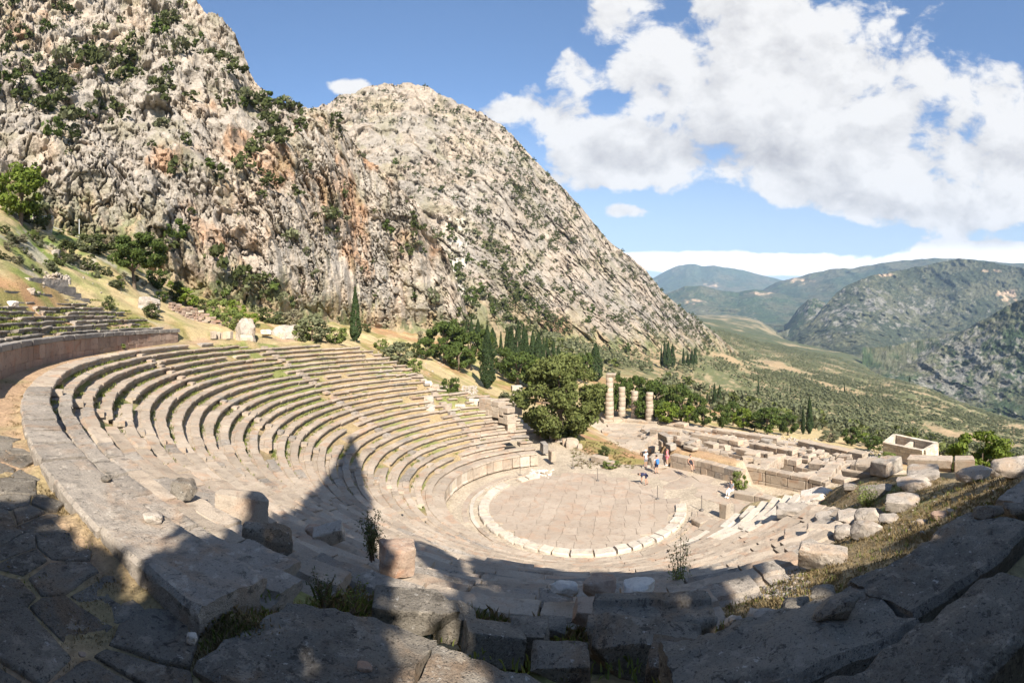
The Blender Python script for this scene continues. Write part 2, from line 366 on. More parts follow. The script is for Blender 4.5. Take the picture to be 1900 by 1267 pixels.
def z_ground(x, y):
    z = z_base(x, y)
    z = z + (0.25 + .35 * sstep(-x, 22, 36)) * fbm(np.stack([x, y, 0 * x], -1) / 4.0, 5, 3) * sstep(np.hypot(x - CX, y - CY), 3, 12)
    r = np.hypot(x, y); th = np.degrees(np.arctan2(y, x)) % 360
    k = np.clip((R0 - r) / T_, 0, 28)
    nd = np.interp(k, [0, 10, 12, 14, 18, 20, 24, 26, 28], [296, 299, 303, 306, 313, 323, 328, 325, 320])
    fd = np.interp(k, [0, 0.9, 1.1, 1.9, 2.1, 4, 9, 10, 14, 14.9, 15.1, 16, 17, 28], [180, 176, 168, 164, 153, 148, 142, 142, 137, 135, 126, 124, 118, 116])
    m = np.minimum(th - fd, nd - th) * rad(1) * np.maximum(r, 8)          # metres inside the seats
    bank = -(R0 - r) / T_ * H_ - 0.46
    dia = lerp(-0.30, 0.08, sstep(th, 175, 190) * 0 + sstep(230 - th, 20, 50))
    zz = np.where(r < R0 + 0.9, bank, dia)
    up = 1.22 + (r - R0 - 3.6) / 0.85 * 0.38 - 0.25
    zz = np.where(r > R0 + 3.72, np.where(r < R0 + 4.6, np.maximum(up, 0.9), up), zz)
    zz = np.where(r < 10.5, ZF, np.maximum(zz, ZF))
    w = sstep(m, -1.6, 0.3) * np.where(r > R0 + 3.25, sstep(R0 + 10.5 - r, 0, 2.5) * sstep(th, 170, 196) * sstep(250 - th, 0, 8), 1.0)
    w = w * sstep(r, 9.0, 10.0)
    z = lerp(z, zz, w)
    f = poly_in(x, y, CORR); z = lerp(z, -13.1 + 0 * z, sstep(f, -.8, 0.3))
    s = poly_in(x, y, STAGE); z = lerp(z, ZF + 0 * z, sstep(s, -1.2, 0.2))
    t = poly_in(x, y, TEMPLE); z = lerp(z, -18.6 + 0 * z, sstep(t, -3.0, 0.5))
    f = poly_in(x, y, TERR); z = lerp(z, -10.85 + 0 * z, sstep(f, -.3, 0.3))
    g = poly_in(x, y, NEAR_PIT); z = z - .22 * sstep(g, -.3, .4)
    return z
NEAR_PIT = [(-1.9, -33.2), (-1.0, -33.0), (2.0, -33.0), (3.8, -32.6), (3.6, -29.4), (0, -30.2), (-1.7, -30.4)]

STONY = [(7.5, 10.5), (14, 3), (18, -3), (26, -2), (42, 14), (46, 24), (14, 66), (-2, 64), (-2, 46)]
def ground_tint(x, y, z):
    d = np.hypot(x - CX, y - CY); r = np.hypot(x, y)
    P = np.stack([x, y, 0 * x], -1)
    n1 = fbm(P / 9.0, 5, 21); n2 = fbm(P / 2.3, 5, 22); n3 = fbm(P / 30.0, 4, 23)
    dry, earth, grn, dust = np.array([.40, .31, .165]), np.array([.36, .205, .11]), np.array([.15, .20, .045]), np.array([.40, .33, .245])
    c = np.repeat(dry[None], len(x), 0)
    c = lerp(c, earth, sstep(n1 + .35 * n2, .05, .55)[:, None])
    px, _, _ = to_px(np.stack([x, y, z], -1))
    g = sstep(n1 * .6 + n2 * .6 + n3 * .4, .0, .45) * 0.75
    gl = sstep(px, 330, 60) * sstep(px, -500, -100) * sstep(d, 38, 55)
    g = np.clip(g * np.where(d < 130, .75, .35) + gl * sstep(n2 + n1, -.45, .25) * 0.75, 0, 1)
    c = lerp(c, grn, g[:, None])
    hill = gl * sstep(fbm(P / 1.1, 4, 41) + .5 * n2, .1, .5); c = lerp(c, np.array([.12, .135, .05]), (hill * .7)[:, None])
    st2 = sstep(px, 380, 200) * sstep(d, 40, 52) * sstep(fbm(P / 3.1, 4, 43) + .3 * n2, .28, .5); c = lerp(c, np.array([.40, .35, .28]), (st2 * .7)[:, None])
    # bare trodden ground of the orchestra, the path and the walkway
    hard = sstep(poly_in(x, y, STONY), -1, 2); c = lerp(c, lerp(np.array([.42, .34, .25]), np.array([.40, .26, .15]), sstep(n1, .1, .45)[:, None]), hard[:, None] * .9)
    s = poly_in(x, y, STAGE); c = lerp(c, dust * (1 + .08 * n2[:, None]), sstep(s, -1.0, .4)[:, None])
    dia = sstep(r, R0 + .8, R0 + 1.2) * sstep(R0 + 3.4 - r, 0, .4) * sstep(-x, -4, 1)
    walk = lerp(np.array([.37, .25, .155]), np.array([.29, .225, .12]), sstep(n2, -.1, .4)[:, None])
    c = lerp(c, walk, dia[:, None])
    # behind the seats: soil with weeds
    tha = np.degrees(np.arctan2(y, x)) % 360
    bank = sstep(tha, 114, 120) * sstep(328 - tha, 0, 6) * sstep(R0 + .6 - r, 0, .5) * sstep(r, 10, 11) * (1 - sstep(s, -1, .2))
    c = lerp(c, lerp(np.array([.30, .22, .12]), np.array([.17, .19, .06]), sstep(n2 + .5 * n1, -.1, .35)[:, None]), bank[:, None] * .8)
    tmp = sstep(poly_in(x, y, TEMPLE), -2, 1); c = lerp(c, lerp(np.array([.42, .35, .26]), np.array([.42, .24, .12]), sstep(n1, .05, .4)[:, None]), tmp[:, None])
    # the olive slope far off: olive scrub over pale soil
    far = sstep(d, 130, 260)
    ol = lerp(np.array([.27, .215, .125]), np.array([.11, .115, .052]), sstep(n2 * .7 + fbm(P / 6, 4, 29) * .8 + .35, -.3, .2)[:, None])
    ol = lerp(ol, np.array([.40, .27, .16]), (sstep(fbm(P / 45.0, 4, 31) + .5 * n2, .30, .62) * .6)[:, None])
    c = lerp(c, ol, far[:, None]); vf = lerp(np.array([.065, .075, .036]), np.array([.24, .19, .11]), sstep(fbm(P / 170.0, 4, 37) + .6 * fbm(P / 36.0, 4, 38), .0, .55)[:, None])
    c = lerp(c, vf, (sstep(d, 600, 1200) * .9)[:, None])
    return np.clip(c, 0.01, 1)

def ground_extra(t, pos, c, f, g):
    st = t.ramp(t.vor(pos, 5.0), 0.05, 0.14, 1, 0); st = t.math('MULTIPLY', st, t.ramp(t.noise(pos, 1.1, 3), 0.5, 0.62))
    return t.mix(t.math('MULTIPLY', st, 0.7), c, (.46, .42, .36))
M_GROUND = attr_mat('dry_ground', 7.0, 0.45, 0.12, ground_extra)
NEARZ = []
def z_fast(x, y):
    u, v = np.clip((x + 52) / .5, 0, 223.99), np.clip((y + 52) / .5, 0, 251.99); i, j = u.astype(int), v.astype(int); a, b = u - i, v - j; G = NEARZ[0]
    z = (G[i, j] * (1 - a) + G[i + 1, j] * a) * (1 - b) + (G[i, j + 1] * (1 - a) + G[i + 1, j + 1] * a) * b
    out = (x < -52) | (x > 60) | (y < -52) | (y > 74)
    return np.where(out, z_base(x, y), z)
def build_ground():
    gx = np.arange(-52, 60.1, 0.5); gy = np.arange(-52, 74.1, 0.5)
    X, Y = np.meshgrid(gx, gy, indexing='ij'); X, Y = X.ravel(), Y.ravel()
    Z = z_ground(X, Y); NEARZ.append(Z.reshape(len(gx), len(gy)))
    tag(link('ground', mesh_np('ground', np.stack([X, Y, Z], -1), grid_faces(len(gx), len(gy)), M_GROUND, True, ground_tint(X, Y, Z))), kind='structure')
    az = np.linspace(-pi, pi, 1500)[:-1]; dd = np.geomspace(14, 7600, 420)
    A, D = np.meshgrid(az, dd, indexing='ij'); X = (CX + D * np.sin(A)).ravel(); Y = (CY + D * np.cos(A)).ravel()
    Z = z_ground(X, Y); D = D.ravel()
    P = np.stack([X, Y, 0 * X], -1)
    Z = Z + sstep(D, 120, 500) * (fbm(P / 60, 5, 5) * 5 + fbm(P / 14, 4, 6) * 1.2)
    # tucked well below the finer sheet, so that the two overlap without touching
    inn = np.minimum(np.minimum(X + 52, 60 - X), np.minimum(Y + 52, 74 - Y))
    Z = Z - np.where(inn > 0.3, 0.6, 0)
    Fc = grid_faces(len(az), len(dd), True)
    keep = (inn[Fc] < 2.5).any(1)
    tag(link('terrain', mesh_np('terrain', np.stack([X, Y, Z], -1), Fc[keep], M_GROUND, True, ground_tint(X, Y, Z))), kind='structure')
build_ground()

# ------------------------------------------------------------------ mountains
def sheet(name, base, crest, npx, nv, pw, disp, tintf, mat, back=12, below=0.12, backk=0.12):
    px = np.linspace(min(a[0] for a in crest), max(a[0] for a in crest), npx)
    I = lambda L, j: np.interp(px, [a[0] for a in L], [a[j] for a in L])
    db, yb, dc, yc = I(base, 1), I(base, 2), I(crest, 1), I(crest, 2)
    v = np.concatenate([np.linspace(-below, 0, 6)[:-1], np.linspace(0, 1, nv)])
    V = np.clip(v, 0, 1)[None] ** pw
    Y = yb[:, None] + (yc - yb)[:, None] * v[None]
    D = db[:, None] + (dc - db)[:, None] * V - np.clip(-v, 0, 1)[None] * 30
    tan = (HY - Y) / F; Z = CZ + D * tan
    b = np.linspace(0, 1, back + 1)[1:]
    D = np.concatenate([D, D[:, -1:] * (1 + backk * b[None])], 1)
    Z = np.concatenate([Z, Z[:, -1:] - (Z[:, -1:] - CZ + 60) * (0.05 * b + 0.6 * b * b)[None]], 1)
    A = (YAW + (px - 950) / F)[:, None] + 0 * D
    P = np.stack([CX + D * np.sin(A), CY + D * np.cos(A), Z], -1)
    vv = np.concatenate([v, 1 + b])[None] + 0 * D
    dr, dz = disp(P, vv, px[:, None] + 0 * D)
    P = P + np.stack([np.sin(A) * dr, np.cos(A) * dr, dz], -1)
    nu, nw = D.shape
    Fc = grid_faces(nu, nw)
    flat = P.reshape(-1, 3)
    PX, PY, _ = to_px(flat)
    me = mesh_np(name, flat, Fc, mat, False, tintf(flat, PX, PY))
    o = tag(link(name, me), kind='structure')
    return o, P, PX.reshape(nu, nw), PY.reshape(nu, nw)

def gsum(px, py, L):
    s = 0
    for (x, y, rx, ry, a) in L: s = s + a * np.exp(-((px - x) / rx) ** 2 - ((py - y) / ry) ** 2)
    return s
def cliff_disp(s, seed, k=1.0):
    def f(P, v, px):
        q = P / s
        rot = np.stack([q[..., 0] * .8 + q[..., 2] * .45, q[..., 1] * .8, q[..., 2] * .55 - q[..., 0] * .3], -1)
        d = fbm(q / 24, 4, seed) * 6.0 + ridged(q * np.array([1, 1, .2]) / 15, 3, seed + 7) * 3.0
        d = d - np.abs(fbm(q * np.array([1, 1, .16]) / 7.0, 3, seed + 9)) ** .6 * 2.2
        w = q + np.stack([fbm(q / 2.4, 3, seed + 61), fbm(q / 2.4, 3, seed + 62), fbm(q / 3.0, 3, seed + 63)], -1) * .9
        rot = np.stack([w[..., 0] * .9 + w[..., 2] * .28, w[..., 1] * .9, w[..., 2] * .85 - w[..., 0] * .25], -1)
        rgh = lerp(.25, 1.25, sstep(fbm(q / np.array([16, 16, 22]), 3, seed + 71), -.4, .35))        # sheer faces next to broken ones
        f1, f2, idr = cells(rot * np.array([1, 1, .3]) / 6.5, seed + 29)
        d = d + (idr - .5) * 2.6 - np.clip(.07 - (f2 - f1), 0, .07) * 18
        f1, f2, idr = cells(rot * np.array([1, 1, .40]) / 2.9, seed + 31)
        d = d + ((idr - .5) * 1.7 - np.clip(.10 - (f2 - f1), 0, .10) * 9) * rgh
        f1, f2, idr = cells(rot * np.array([1, 1, .36]) / 1.4, seed + 37)
        d = d + ((idr - .5) * .62 - np.clip(.10 - (f2 - f1), 0, .10) * 3.6 + ridged(q / np.array([.8, .8, 1.9]), 3, seed + 19) * .24) * rgh
        bed = (w[..., 2] * .93 + w[..., 0] * .34) / 5.2 + fbm(q / 9, 3, seed + 81) * .5                # tilted beds that end in small ledges
        bed = bed - np.floor(bed); d = d + (bed ** 3 - .25) * 1.3 * sstep(fbm(q / 20, 3, seed + 82), -.1, .4)
        fl = fbm(w * np.array([1, 1, .07]) / 3.4, 4, seed + 23)      # long upright fissures
        d = d - sstep(np.abs(fl), .09, 0) * 2.4 * sstep(fbm(q / 12, 3, seed + 24), -.25, .2)
        e = sstep(v, -.05, .06)
        dz = ridged(q * np.array([.6, .6, 1.6]) / 3.1, 3, seed + 41) * .45 * s * sstep(v, 0, .1)
        return -d * s * e * k, dz * k
    return f
ORANGE_A = [(300, 290, 40, 60, .9), (430, 255, 40, 25, .9), (340, 395, 50, 40, .6), (520, 320, 70, 50, .6), (560, 240, 40, 30, .5), (660, 430, 30, 70, .8), (620, 350, 50, 40, .5), (700, 300, 40, 40, .5), (230, 430, 60, 40, .5), (100, 330, 60, 60, .5), (390, 190, 30, 30, .5), (440, 470, 60, 50, .4), (370, 540, 60, 40, .6), (690, 520, 30, 60, .5), (60, 90, 60, 50, .3)]
def tint_cliff(seed, orange, s, pale=()):
    def f(P, px, py):
        q = P / s
        grey, tan_, dark, org = np.array([.365, .322, .27]), np.array([.43, .358, .282]), np.array([.15, .13, .105]), np.array([.41, .25, .15])
        n = fbm(q / 9, 5, seed); n2 = fbm(q * np.array([1, 1, .3]) / 3.2, 4, seed + 3); n3 = fbm(q / 1.6, 3, seed + 5)
        c = lerp(grey, tan_, sstep(n, -.35, .4)[:, None]) * (1.0 if s < 2 else .84)
        o = gsum(px, py, orange) if orange else 0 * n
        c = lerp(c, org, np.clip(sstep(o + n * (.7 if s < 2 else .3) + n2 * (.35 if s < 2 else .15), .25, .95) * .85, 0, 1)[:, None])
        c = lerp(c, dark, (sstep(n2 + .5 * n3, .35, .8) * .7)[:, None])
        if pale: c = lerp(c, np.array([.6, .55, .47]), np.clip(gsum(px, py, pale) * sstep(n2 + n3 * .6, -.5, .4), 0, 1)[:, None])
        veg = sstep(fbm(q / 5.5, 5, seed + 11), .15, .5) * .32
        c = lerp(c, np.array([.20, .185, .085]), veg[:, None])
        foot = np.clip((P[:, 2] - z_base(P[:, 0], P[:, 1])) / s, -5, 50)      # scree and scrub at the foot of the face
        fk = sstep(foot + n * 5 + n2 * 3, 9, 1)
        c = lerp(c, lerp(np.array([.38, .29, .17]), np.array([.15, .16, .06]), sstep(n2 + n3, -.3, .4)[:, None]), (fk * .85)[:, None])
        return np.clip(c * (1 + .18 * n3[:, None]), .02, 1)
    return f
def rock_extra(t, pos, c, f, g):
    ps = t.vmath('MULTIPLY', pos, (1, 1, .22))
    cr = t.ramp(t.noise(ps, 0.7, 8, 0.75, 0.5), 0.55, 0.64)
    c = t.mix(t.math('MULTIPLY', cr, 0.36), c, (.14, .118, .092))
    fr = t.ramp(t.noise(ps, 2.6, 6, 0.7, 0.4), 0.56, 0.66)
    return t.mix(t.math('MULTIPLY', fr, 0.42), c, (.15, .127, .098))
M_CLIFF = attr_mat('cliff_limestone', 1.5, 0.26, 1.0, rock_extra, 0.35)
def peak_extra(t, pos, c, f, g):
    ps = t.vmath('MULTIPLY', pos, (1, 1, .24))
    cr = t.ramp(t.noise(ps, 0.22, 8, 0.75, 0.5), 0.55, 0.64)
    c = t.mix(t.math('MULTIPLY', cr, 0.38), c, (.13, .115, .085))
    fr = t.ramp(t.noise(ps, 0.85, 6, 0.7, 0.4), 0.57, 0.65)
    return t.mix(t.math('MULTIPLY', fr, 0.6), c, (.12, .11, .07))
M_PEAK = attr_mat('peak_limestone', 0.5, 0.26, 2.4, peak_extra, 0.12)
A_BASE = [(-320, 88, 395), (0, 84, 430), (100, 84, 440), (200, 84, 455), (300, 84, 530), (400, 92, 562), (500, 98, 585), (600, 118, 600), (700, 150, 608), (800, 165, 614), (900, 176, 632)]
A_CREST = [(-320, 175, -260), (0, 168, -120), (200, 160, -80), (330, 150, -42), (375, 145, 0), (420, 143, 45), (452, 141, 88), (462, 139, 130), (478, 137, 152), (500, 136, 175), (530, 136, 188), (565, 138, 198), (600, 141, 197), (640, 146, 235), (680, 152, 282), (730, 158, 330), (770, 163, 368), (800, 167, 420), (830, 171, 470), (850, 174, 530), (870, 176, 590), (900, 177, 628)]
CLIFF_A, PA, PXA, PYA = sheet('cliff', A_BASE, A_CREST, 800, 330, 1.6, cliff_disp(1.0, 50), tint_cliff(60, ORANGE_A, 1.0), M_CLIFF, backk=.35)
B_BASE = [(550, 195, 602), (700, 198, 612), (800, 206, 616), (900, 228, 614), (1000, 255, 642), (1100, 285, 670), (1200, 330, 677), (1280, 420, 668), (1330, 540, 655), (1370, 640, 668)]
B_CREST = [(550, 425, 210), (600, 440, 197), (612, 440, 191), (640, 445, 177), (680, 450, 162), (700, 455, 155), (725, 458, 148), (760, 460, 145), (790, 460, 153), (840, 460, 178), (900, 462, 213), (940, 465, 238), (980, 470, 285), (1010, 475, 318), (1050, 480, 355), (1090, 490, 400), (1130, 500, 447), (1170, 510, 478), (1200, 520, 505), (1230, 530, 543), (1260, 545, 568), (1300, 570, 598), (1330, 600, 622), (1370, 645, 655)]
ORANGE_B = [(740, 235, 20, 24, .35), (640, 300, 40, 60, .3), (1030, 615, 40, 35, .9), (1060, 430, 25, 40, .2)]
PALE_B = [(850, 450, 22, 90, .9), (845, 530, 30, 40, .8)]
PEAK_B, PB, PXB, PYB = sheet('mountain', B_BASE, B_CREST, 620, 340, 1.35, cliff_disp(2.4, 90, .72), tint_cliff(75, ORANGE_B, 2.6, PALE_B), M_PEAK)

# ---- the far ranges across the gorge
def tint_far(seed, rock, s, forest=(.035, .052, .024), bare=()):
    def f(P, px, py):
        q = P / s
        n = fbm(q / 60, 5, seed); n2 = fbm(q * np.array([1, 1, .5]) / 14, 5, seed + 3); n3 = fbm(q / 5, 3, seed + 9)
        c = lerp(np.array(forest), np.array([.082, .082, .048]), sstep(n + n3 * .5, -.4, .6)[:, None])
        k = (gsum(px, py, rock) if rock else 0) + n2 * .9 + n3 * .35
        c = lerp(c, np.array([.185, .172, .15]), (sstep(k, .7, 1.25) * .75)[:, None])
        b = (gsum(px, py, bare) if bare else 0 * n) + n * .3 + n2 * .3
        c = lerp(c, np.array([.42, .30, .20]), (sstep(b, .6, .85) * .8)[:, None])
        return np.clip(c * (1 + .25 * n3[:, None]), .02, 1)
    return f
def far_disp(s, seed, e=1.0):
    def f(P, v, px):
        q = P / s
        d = ridged(q * np.array([1, 1, .6]) / 120, 4, seed) * 34 + ridged(q * np.array([1, 1, .5]) / 30, 4, seed + 5) * 9 * e + fbm(q / 8, 3, seed + 8) * 3 * e
        return -d * s * sstep(v, -.05, .15), fbm(q / 40, 4, seed + 12) * 4 * s * sstep(v, .1, .3) * e
    return f
M_FAR = attr_mat('far_slope', 0.06, 0.5, 8.0, None, 0.015)
sheet('far_mountain', [(1150, 5200, 590), (1300, 5200, 590), (1450, 5200, 585), (1600, 5200, 585)],
      [(1150, 7800, 560), (1205, 7800, 520), (1235, 7800, 503), (1262, 7800, 493), (1275, 7800, 489), (1290, 7800, 489), (1302, 7800, 494), (1325, 7800, 493), (1345, 7800, 497), (1380, 7800, 502), (1410, 7800, 510), (1450, 7800, 519), (1520, 7800, 535), (1600, 7800, 560)],
      200, 60, 1.0, far_disp(4, 300, .5), tint_far(310, [(1240, 500, 40, 10, .3)], 5, (.05, .07, .04), [(1300, 530, 90, 8, .5)]), M_FAR)
sheet('foothill', [(1180, 3000, 610), (1250, 3000, 610), (1400, 3000, 605), (1560, 3000, 600)],
      [(1180, 4200, 580), (1235, 4200, 545), (1270, 4200, 532), (1300, 4200, 529), (1330, 4200, 538), (1370, 4200, 543), (1400, 4200, 537), (1435, 4200, 543), (1470, 4200, 551), (1500, 4200, 558), (1560, 4200, 580)],
      200, 50, 1.0, far_disp(2.5, 330, .6), tint_far(340, [], 3, (.04, .06, .03), [(1400, 545, 50, 6, .6), (1290, 560, 60, 10, .5)]), M_FAR)
sheet('blue_ridge', [(1370, 3000, 600), (1500, 3000, 605), (1700, 3000, 605), (1980, 3000, 605)],
      [(1370, 5000, 570), (1400, 5000, 545), (1445, 5000, 522), (1490, 5000, 512), (1545, 5000, 499), (1580, 5000, 499), (1615, 5000, 492), (1650, 5000, 486), (1690, 5000, 482), (1740, 5000, 479), (1800, 5000, 482), (1900, 5000, 490), (1980, 5000, 500)],
      240, 70, 1.0, far_disp(3, 360, .6), tint_far(370, [], 3.5, (.04, .06, .035), [(1480, 520, 60, 10, .5)]), M_FAR)
sheet('gorge_knoll', [(1455, 2100, 640), (1520, 2100, 640), (1545, 2100, 640)],
      [(1455, 2600, 610), (1480, 2600, 573), (1500, 2600, 556), (1515, 2600, 554), (1530, 2600, 562), (1545, 2600, 590)],
      80, 50, 1.0, far_disp(1.0, 390, .5), tint_far(395, [(1510, 570, 40, 30, .9)], 1.5), M_FAR)
ROCK_R = [(1700, 560, 120, 60, .28), (1600, 560, 60, 30, .6), (1560, 590, 50, 30, .5), (1720, 570, 90, 14, .4), (1560, 620, 40, 20, .4), (1830, 640, 60, 50, .25), (1660, 600, 60, 30, .2)]
sheet('opposite_mountain', [(1440, 1500, 700), (1500, 1500, 690), (1600, 1400, 700), (1700, 1350, 760), (1800, 1300, 800), (1980, 1300, 830)],
      [(1440, 2100, 650), (1500, 2250, 605), (1525, 2400, 575), (1550, 2500, 545), (1580, 2600, 525), (1620, 2700, 512), (1680, 2900, 500), (1740, 3000, 488), (1775, 3000, 480), (1820, 3000, 484), (1860, 3000, 490), (1900, 3000, 498), (1980, 3000, 512)],
      360, 200, .85, far_disp(1.4, 420), tint_far(430, ROCK_R, 2.0, (.038, .046, .026), [(1640, 510, 30, 5, .8), (1835, 503, 40, 6, .9), (1870, 545, 40, 14, .6), (1880, 580, 40, 20, .5)]), M_FAR)
sheet('gorge_cliff', [(1600, 1100, 720), (1690, 1080, 745), (1760, 1050, 770), (1850, 1020, 790), (1980, 1000, 820)],
      [(1600, 1180, 700), (1660, 1250, 690), (1700, 1330, 672), (1740, 1400, 645), (1780, 1450, 620), (1830, 1480, 590), (1870, 1500, 568), (1900, 1500, 556), (1980, 1500, 535)],
      260, 140, .9, far_disp(.8, 450, 1.5), tint_far(460, [(1810, 670, 130, 80, 1.15), (1740, 720, 60, 30, .6)], 1.2), M_FAR)
# ------------------------------------------------------------------ stone materials
M_SEAT = stone_mat('seat_limestone', (.335, .27, .205), (.40, .33, .255), (.20, .162, .125), .35, 1.0, (.37, .245, .165), 1, .30)
M_SEAT_OLD = stone_mat('lichened_limestone', (.27, .235, .195), (.33, .285, .235), (.13, .115, .095), .6, 1.2, (.33, .23, .155), 1, .34, 1.3, .6)
M_MARBLE = stone_mat('white_marble', (.50, .44, .365), (.44, .38, .305), (.28, .24, .19), .3, .5, (.58, .47, .34), 1, .15, .6)
M_PAVE = stone_mat('dusty_paving_stone', (.35, .28, .215), (.385, .315, .245), (.265, .205, .155), .15, .5, (.37, .265, .19), .8, .14, 1.0, .35)
M_WALL_RED = stone_mat('reddish_wall_stone', (.285, .20, .152), (.33, .245, .19), (.17, .125, .098), .25, .8, (.32, .19, .13), 1, .3)
M_COPING = stone_mat('grey_coping_stone', (.21, .19, .17), (.27, .24, .205), (.12, .11, .10), .5, 1.0, None, 1, .3)
M_TEMPLE = stone_mat('temple_limestone', (.36, .29, .22), (.41, .34, .26), (.20, .165, .128), .3, .8, (.46, .33, .22), .5, .25)
M_ROCK = stone_mat('boulder_rock', (.33, .285, .235), (.40, .345, .285), (.19, .165, .14), .6, 1.0, (.42, .30, .20), .8, .2)
M_ROCK_DARK = stone_mat('weathered_shaded_rock', (.165, .145, .118), (.235, .205, .165), (.075, .065, .053), .9, 1.8, (.22, .15, .095), 1.0, .3, 1.8, 1.15)  # weathered grey rock, its albedo lowered further to imitate deep foreground shade
M_ROCK_RED = stone_mat('orange_stained_rock', (.34, .225, .16), (.37, .285, .215), (.20, .135, .10), .5, 1.0, (.40, .20, .11), 1, .2)
M_ROCK_WHITE = stone_mat('white_boulder_rock', (.66, .60, .52), (.60, .53, .45), (.42, .36, .29), .2, .6, (.50, .33, .20), .6, .1)

# ------------------------------------------------------------------ block builders
def resample(prof, el):
    out = []
    for a in range(len(prof)):
        p, q = np.array(prof[a], float), np.array(prof[(a + 1) % len(prof)], float)
        n = max(1, int(round(np.linalg.norm(q - p) / el)))
        for i in range(n): out.append(p + (q - p) * i / n)
    return np.array(out)
def arc_block(name, prof, r, z0, a0, a1, mat, parent, seed, el=0.5, rough=0.02, chip=0.05, org=(0, 0, 0), tilt=0.0, smooth=False, nsc=2.2):
    """a stone block that follows the ring of radius r from angle a0 to a1 (degrees); prof: (outward, up)"""
    pr = resample(prof, el); rs = np.random.default_rng(seed)
    L = abs(a1 - a0) * rad(1) * r; nt = max(2, int(round(L / (el * 1.3))) + 1)
    th = np.radians(np.linspace(a0, a1, nt)); m = len(pr)
    TH, J = np.meshgrid(th, np.arange(m), indexing='ij')
    RHO = pr[J, 0] + r; ZZ = pr[J, 1] + z0
    cr, cz = pr[:, 0].mean() + r, pr[:, 1].mean() + z0
    endf = np.zeros(nt); endf[0] = endf[-1] = 1
    c = chip * rs.random((nt, m)) * (0.35 + endf[:, None])
    k = 1 - np.clip(c, 0, .4); RHO = cr + (RHO - cr) * k; ZZ = cz + (ZZ - cz) * k
    P = np.stack([RHO * np.cos(TH), RHO * np.sin(TH), ZZ], -1)
    n = np.stack([fbm(P * nsc + s, 4, seed % 97 + s) for s in (0, 5, 9)], -1)
    P = P + n * rough
    if smooth: P = P + np.stack([ridged(P * 7 + s, 3, seed % 89 + s) for s in (1, 6, 11)], -1) * rough * .28
    P[..., 2] += (np.linspace(-1, 1, nt)[:, None]) * tilt
    V = P.reshape(-1, 3) - np.array(org)
    F1 = []
    for i in range(nt - 1):
        for j in range(m):
            F1.append((i * m + j, i * m + (j + 1) % m, (i + 1) * m + (j + 1) % m, (i + 1) * m + j))
    F1.append(tuple(range(m - 1, -1, -1))); F1.append(tuple((nt - 1) * m + j for j in range(m)))
    me = mesh_np(name, V, F1, mat, smooth, sharp=rad(38) if smooth else None)
    return link(name, me, parent)

def rock_mesh(name, size, seed, mat, box=0.5, sub=4, rough=0.16, nsc=1.4, cut=0):
    """a worn block (box near 1) or a boulder (box near 0)"""
    bm = bmesh.new(); bmesh.ops.create_icosphere(bm, subdivisions=sub, radius=1.0)
    V = np.array([v.co[:] for v in bm.verts])
    sup = np.abs(V).max(1, keepdims=True); pw = 2 + box * box * 42
    nrm = (np.abs(V) ** pw).sum(1, keepdims=True) ** (1 / pw)
    V = V / nrm
    rs = np.random.default_rng(seed)
    for _ in range(cut + 1 + int((1 - box) * 11)):                    # broken-off corners: plane cuts
        n = rs.normal(size=3) * np.array([1, 1, .7]); n /= np.linalg.norm(n); h = rs.uniform(.62, .88) * np.abs(V @ n).max()
        s = V @ n; V = V - np.where(s > h, s - h, 0)[:, None] * n
    o = rs.random(3) * 40
    q = V * np.array(size) / max(size) * nsc
    d = fbm(q * 1.3 + o, 4, seed % 50) * rough * (1.15 - box) * .6 + ridged(q * 3.1 + o, 4, seed % 50 + 3) * rough * (1.25 - box) * .35
    V = V * (1 + d)[:, None] * (np.array(size) / 2)
    Fc = np.array([[v.index for v in f.verts] for f in bm.faces]); bm.free()
    return mesh_np(name, V, Fc, mat, True, sharp=rad(32))
def box_mesh(name, sx, sy, sz, mat, seed=0, jit=0.03, bev=0.03, seg=1):
    """a squared block standing on z = 0 with worn edges"""
    bm = bmesh.new(); bmesh.ops.create_cube(bm, size=1.0)
    rs = random.Random(seed)
    for v in bm.verts:
        v.co = ((v.co.x) * sx + rs.uniform(-jit, jit), v.co.y * sy + rs.uniform(-jit, jit), (v.co.z + .5) * sz + rs.uniform(-jit, jit) * (v.co.z > 0))
    if bev > 0: bmesh.ops.bevel(bm, geom=list(bm.edges), offset=min(bev, sx * .2, sy * .2, sz * .2), segments=seg, affect='EDGES')
    me = bpy.data.meshes.new(name); bm.to_mesh(me); bm.free(); me.materials.append(mat); return me

# ------------------------------------------------------------------ the lower tier of seats
SEAT_PROF = [(.03, 0), (.0, -.03), (0.0, -.115), (.06, -.15), (.20, -.18), (.205, -.50), (T_ + .22, -.50), (T_ + .22, -.09), (.53, -.08), (.48, -.002)]
TOP_PROF = [(.04, 0), (.0, -.03), (0.0, -.14), (.05, -.18), (.12, -.22), (.125, -.47), (1.0, -.47), (1.03, -.06), (.98, -.0)]
STAIRS = [141.5, 174.5, 207.0, 240.0, 273.0]
GAPS = {1: [(266.8, 285)], 2: [(266.3, 285)], 3: [(267.3, 285)], 4: [(269.2, 285)], 0: [(266.85, 400)], 5: [(277.0, 300)]}
ORD = ['topmost', 'second', 'third', 'fourth', 'fifth', 'sixth', 'seventh', 'eighth', 'ninth', 'tenth', 'eleventh', 'twelfth', 'thirteenth', 'fourteenth', 'fifteenth', 'sixteenth', 'seventeenth', 'eighteenth', 'nineteenth', 'twentieth', 'twenty-first', 'twenty-second', 'twenty-third', 'twenty-fourth', 'twenty-fifth', 'twenty-sixth', 'twenty-seventh']
BROKEN = []       # spots (angle, row) where the seats lie in disorder
ROWS = []
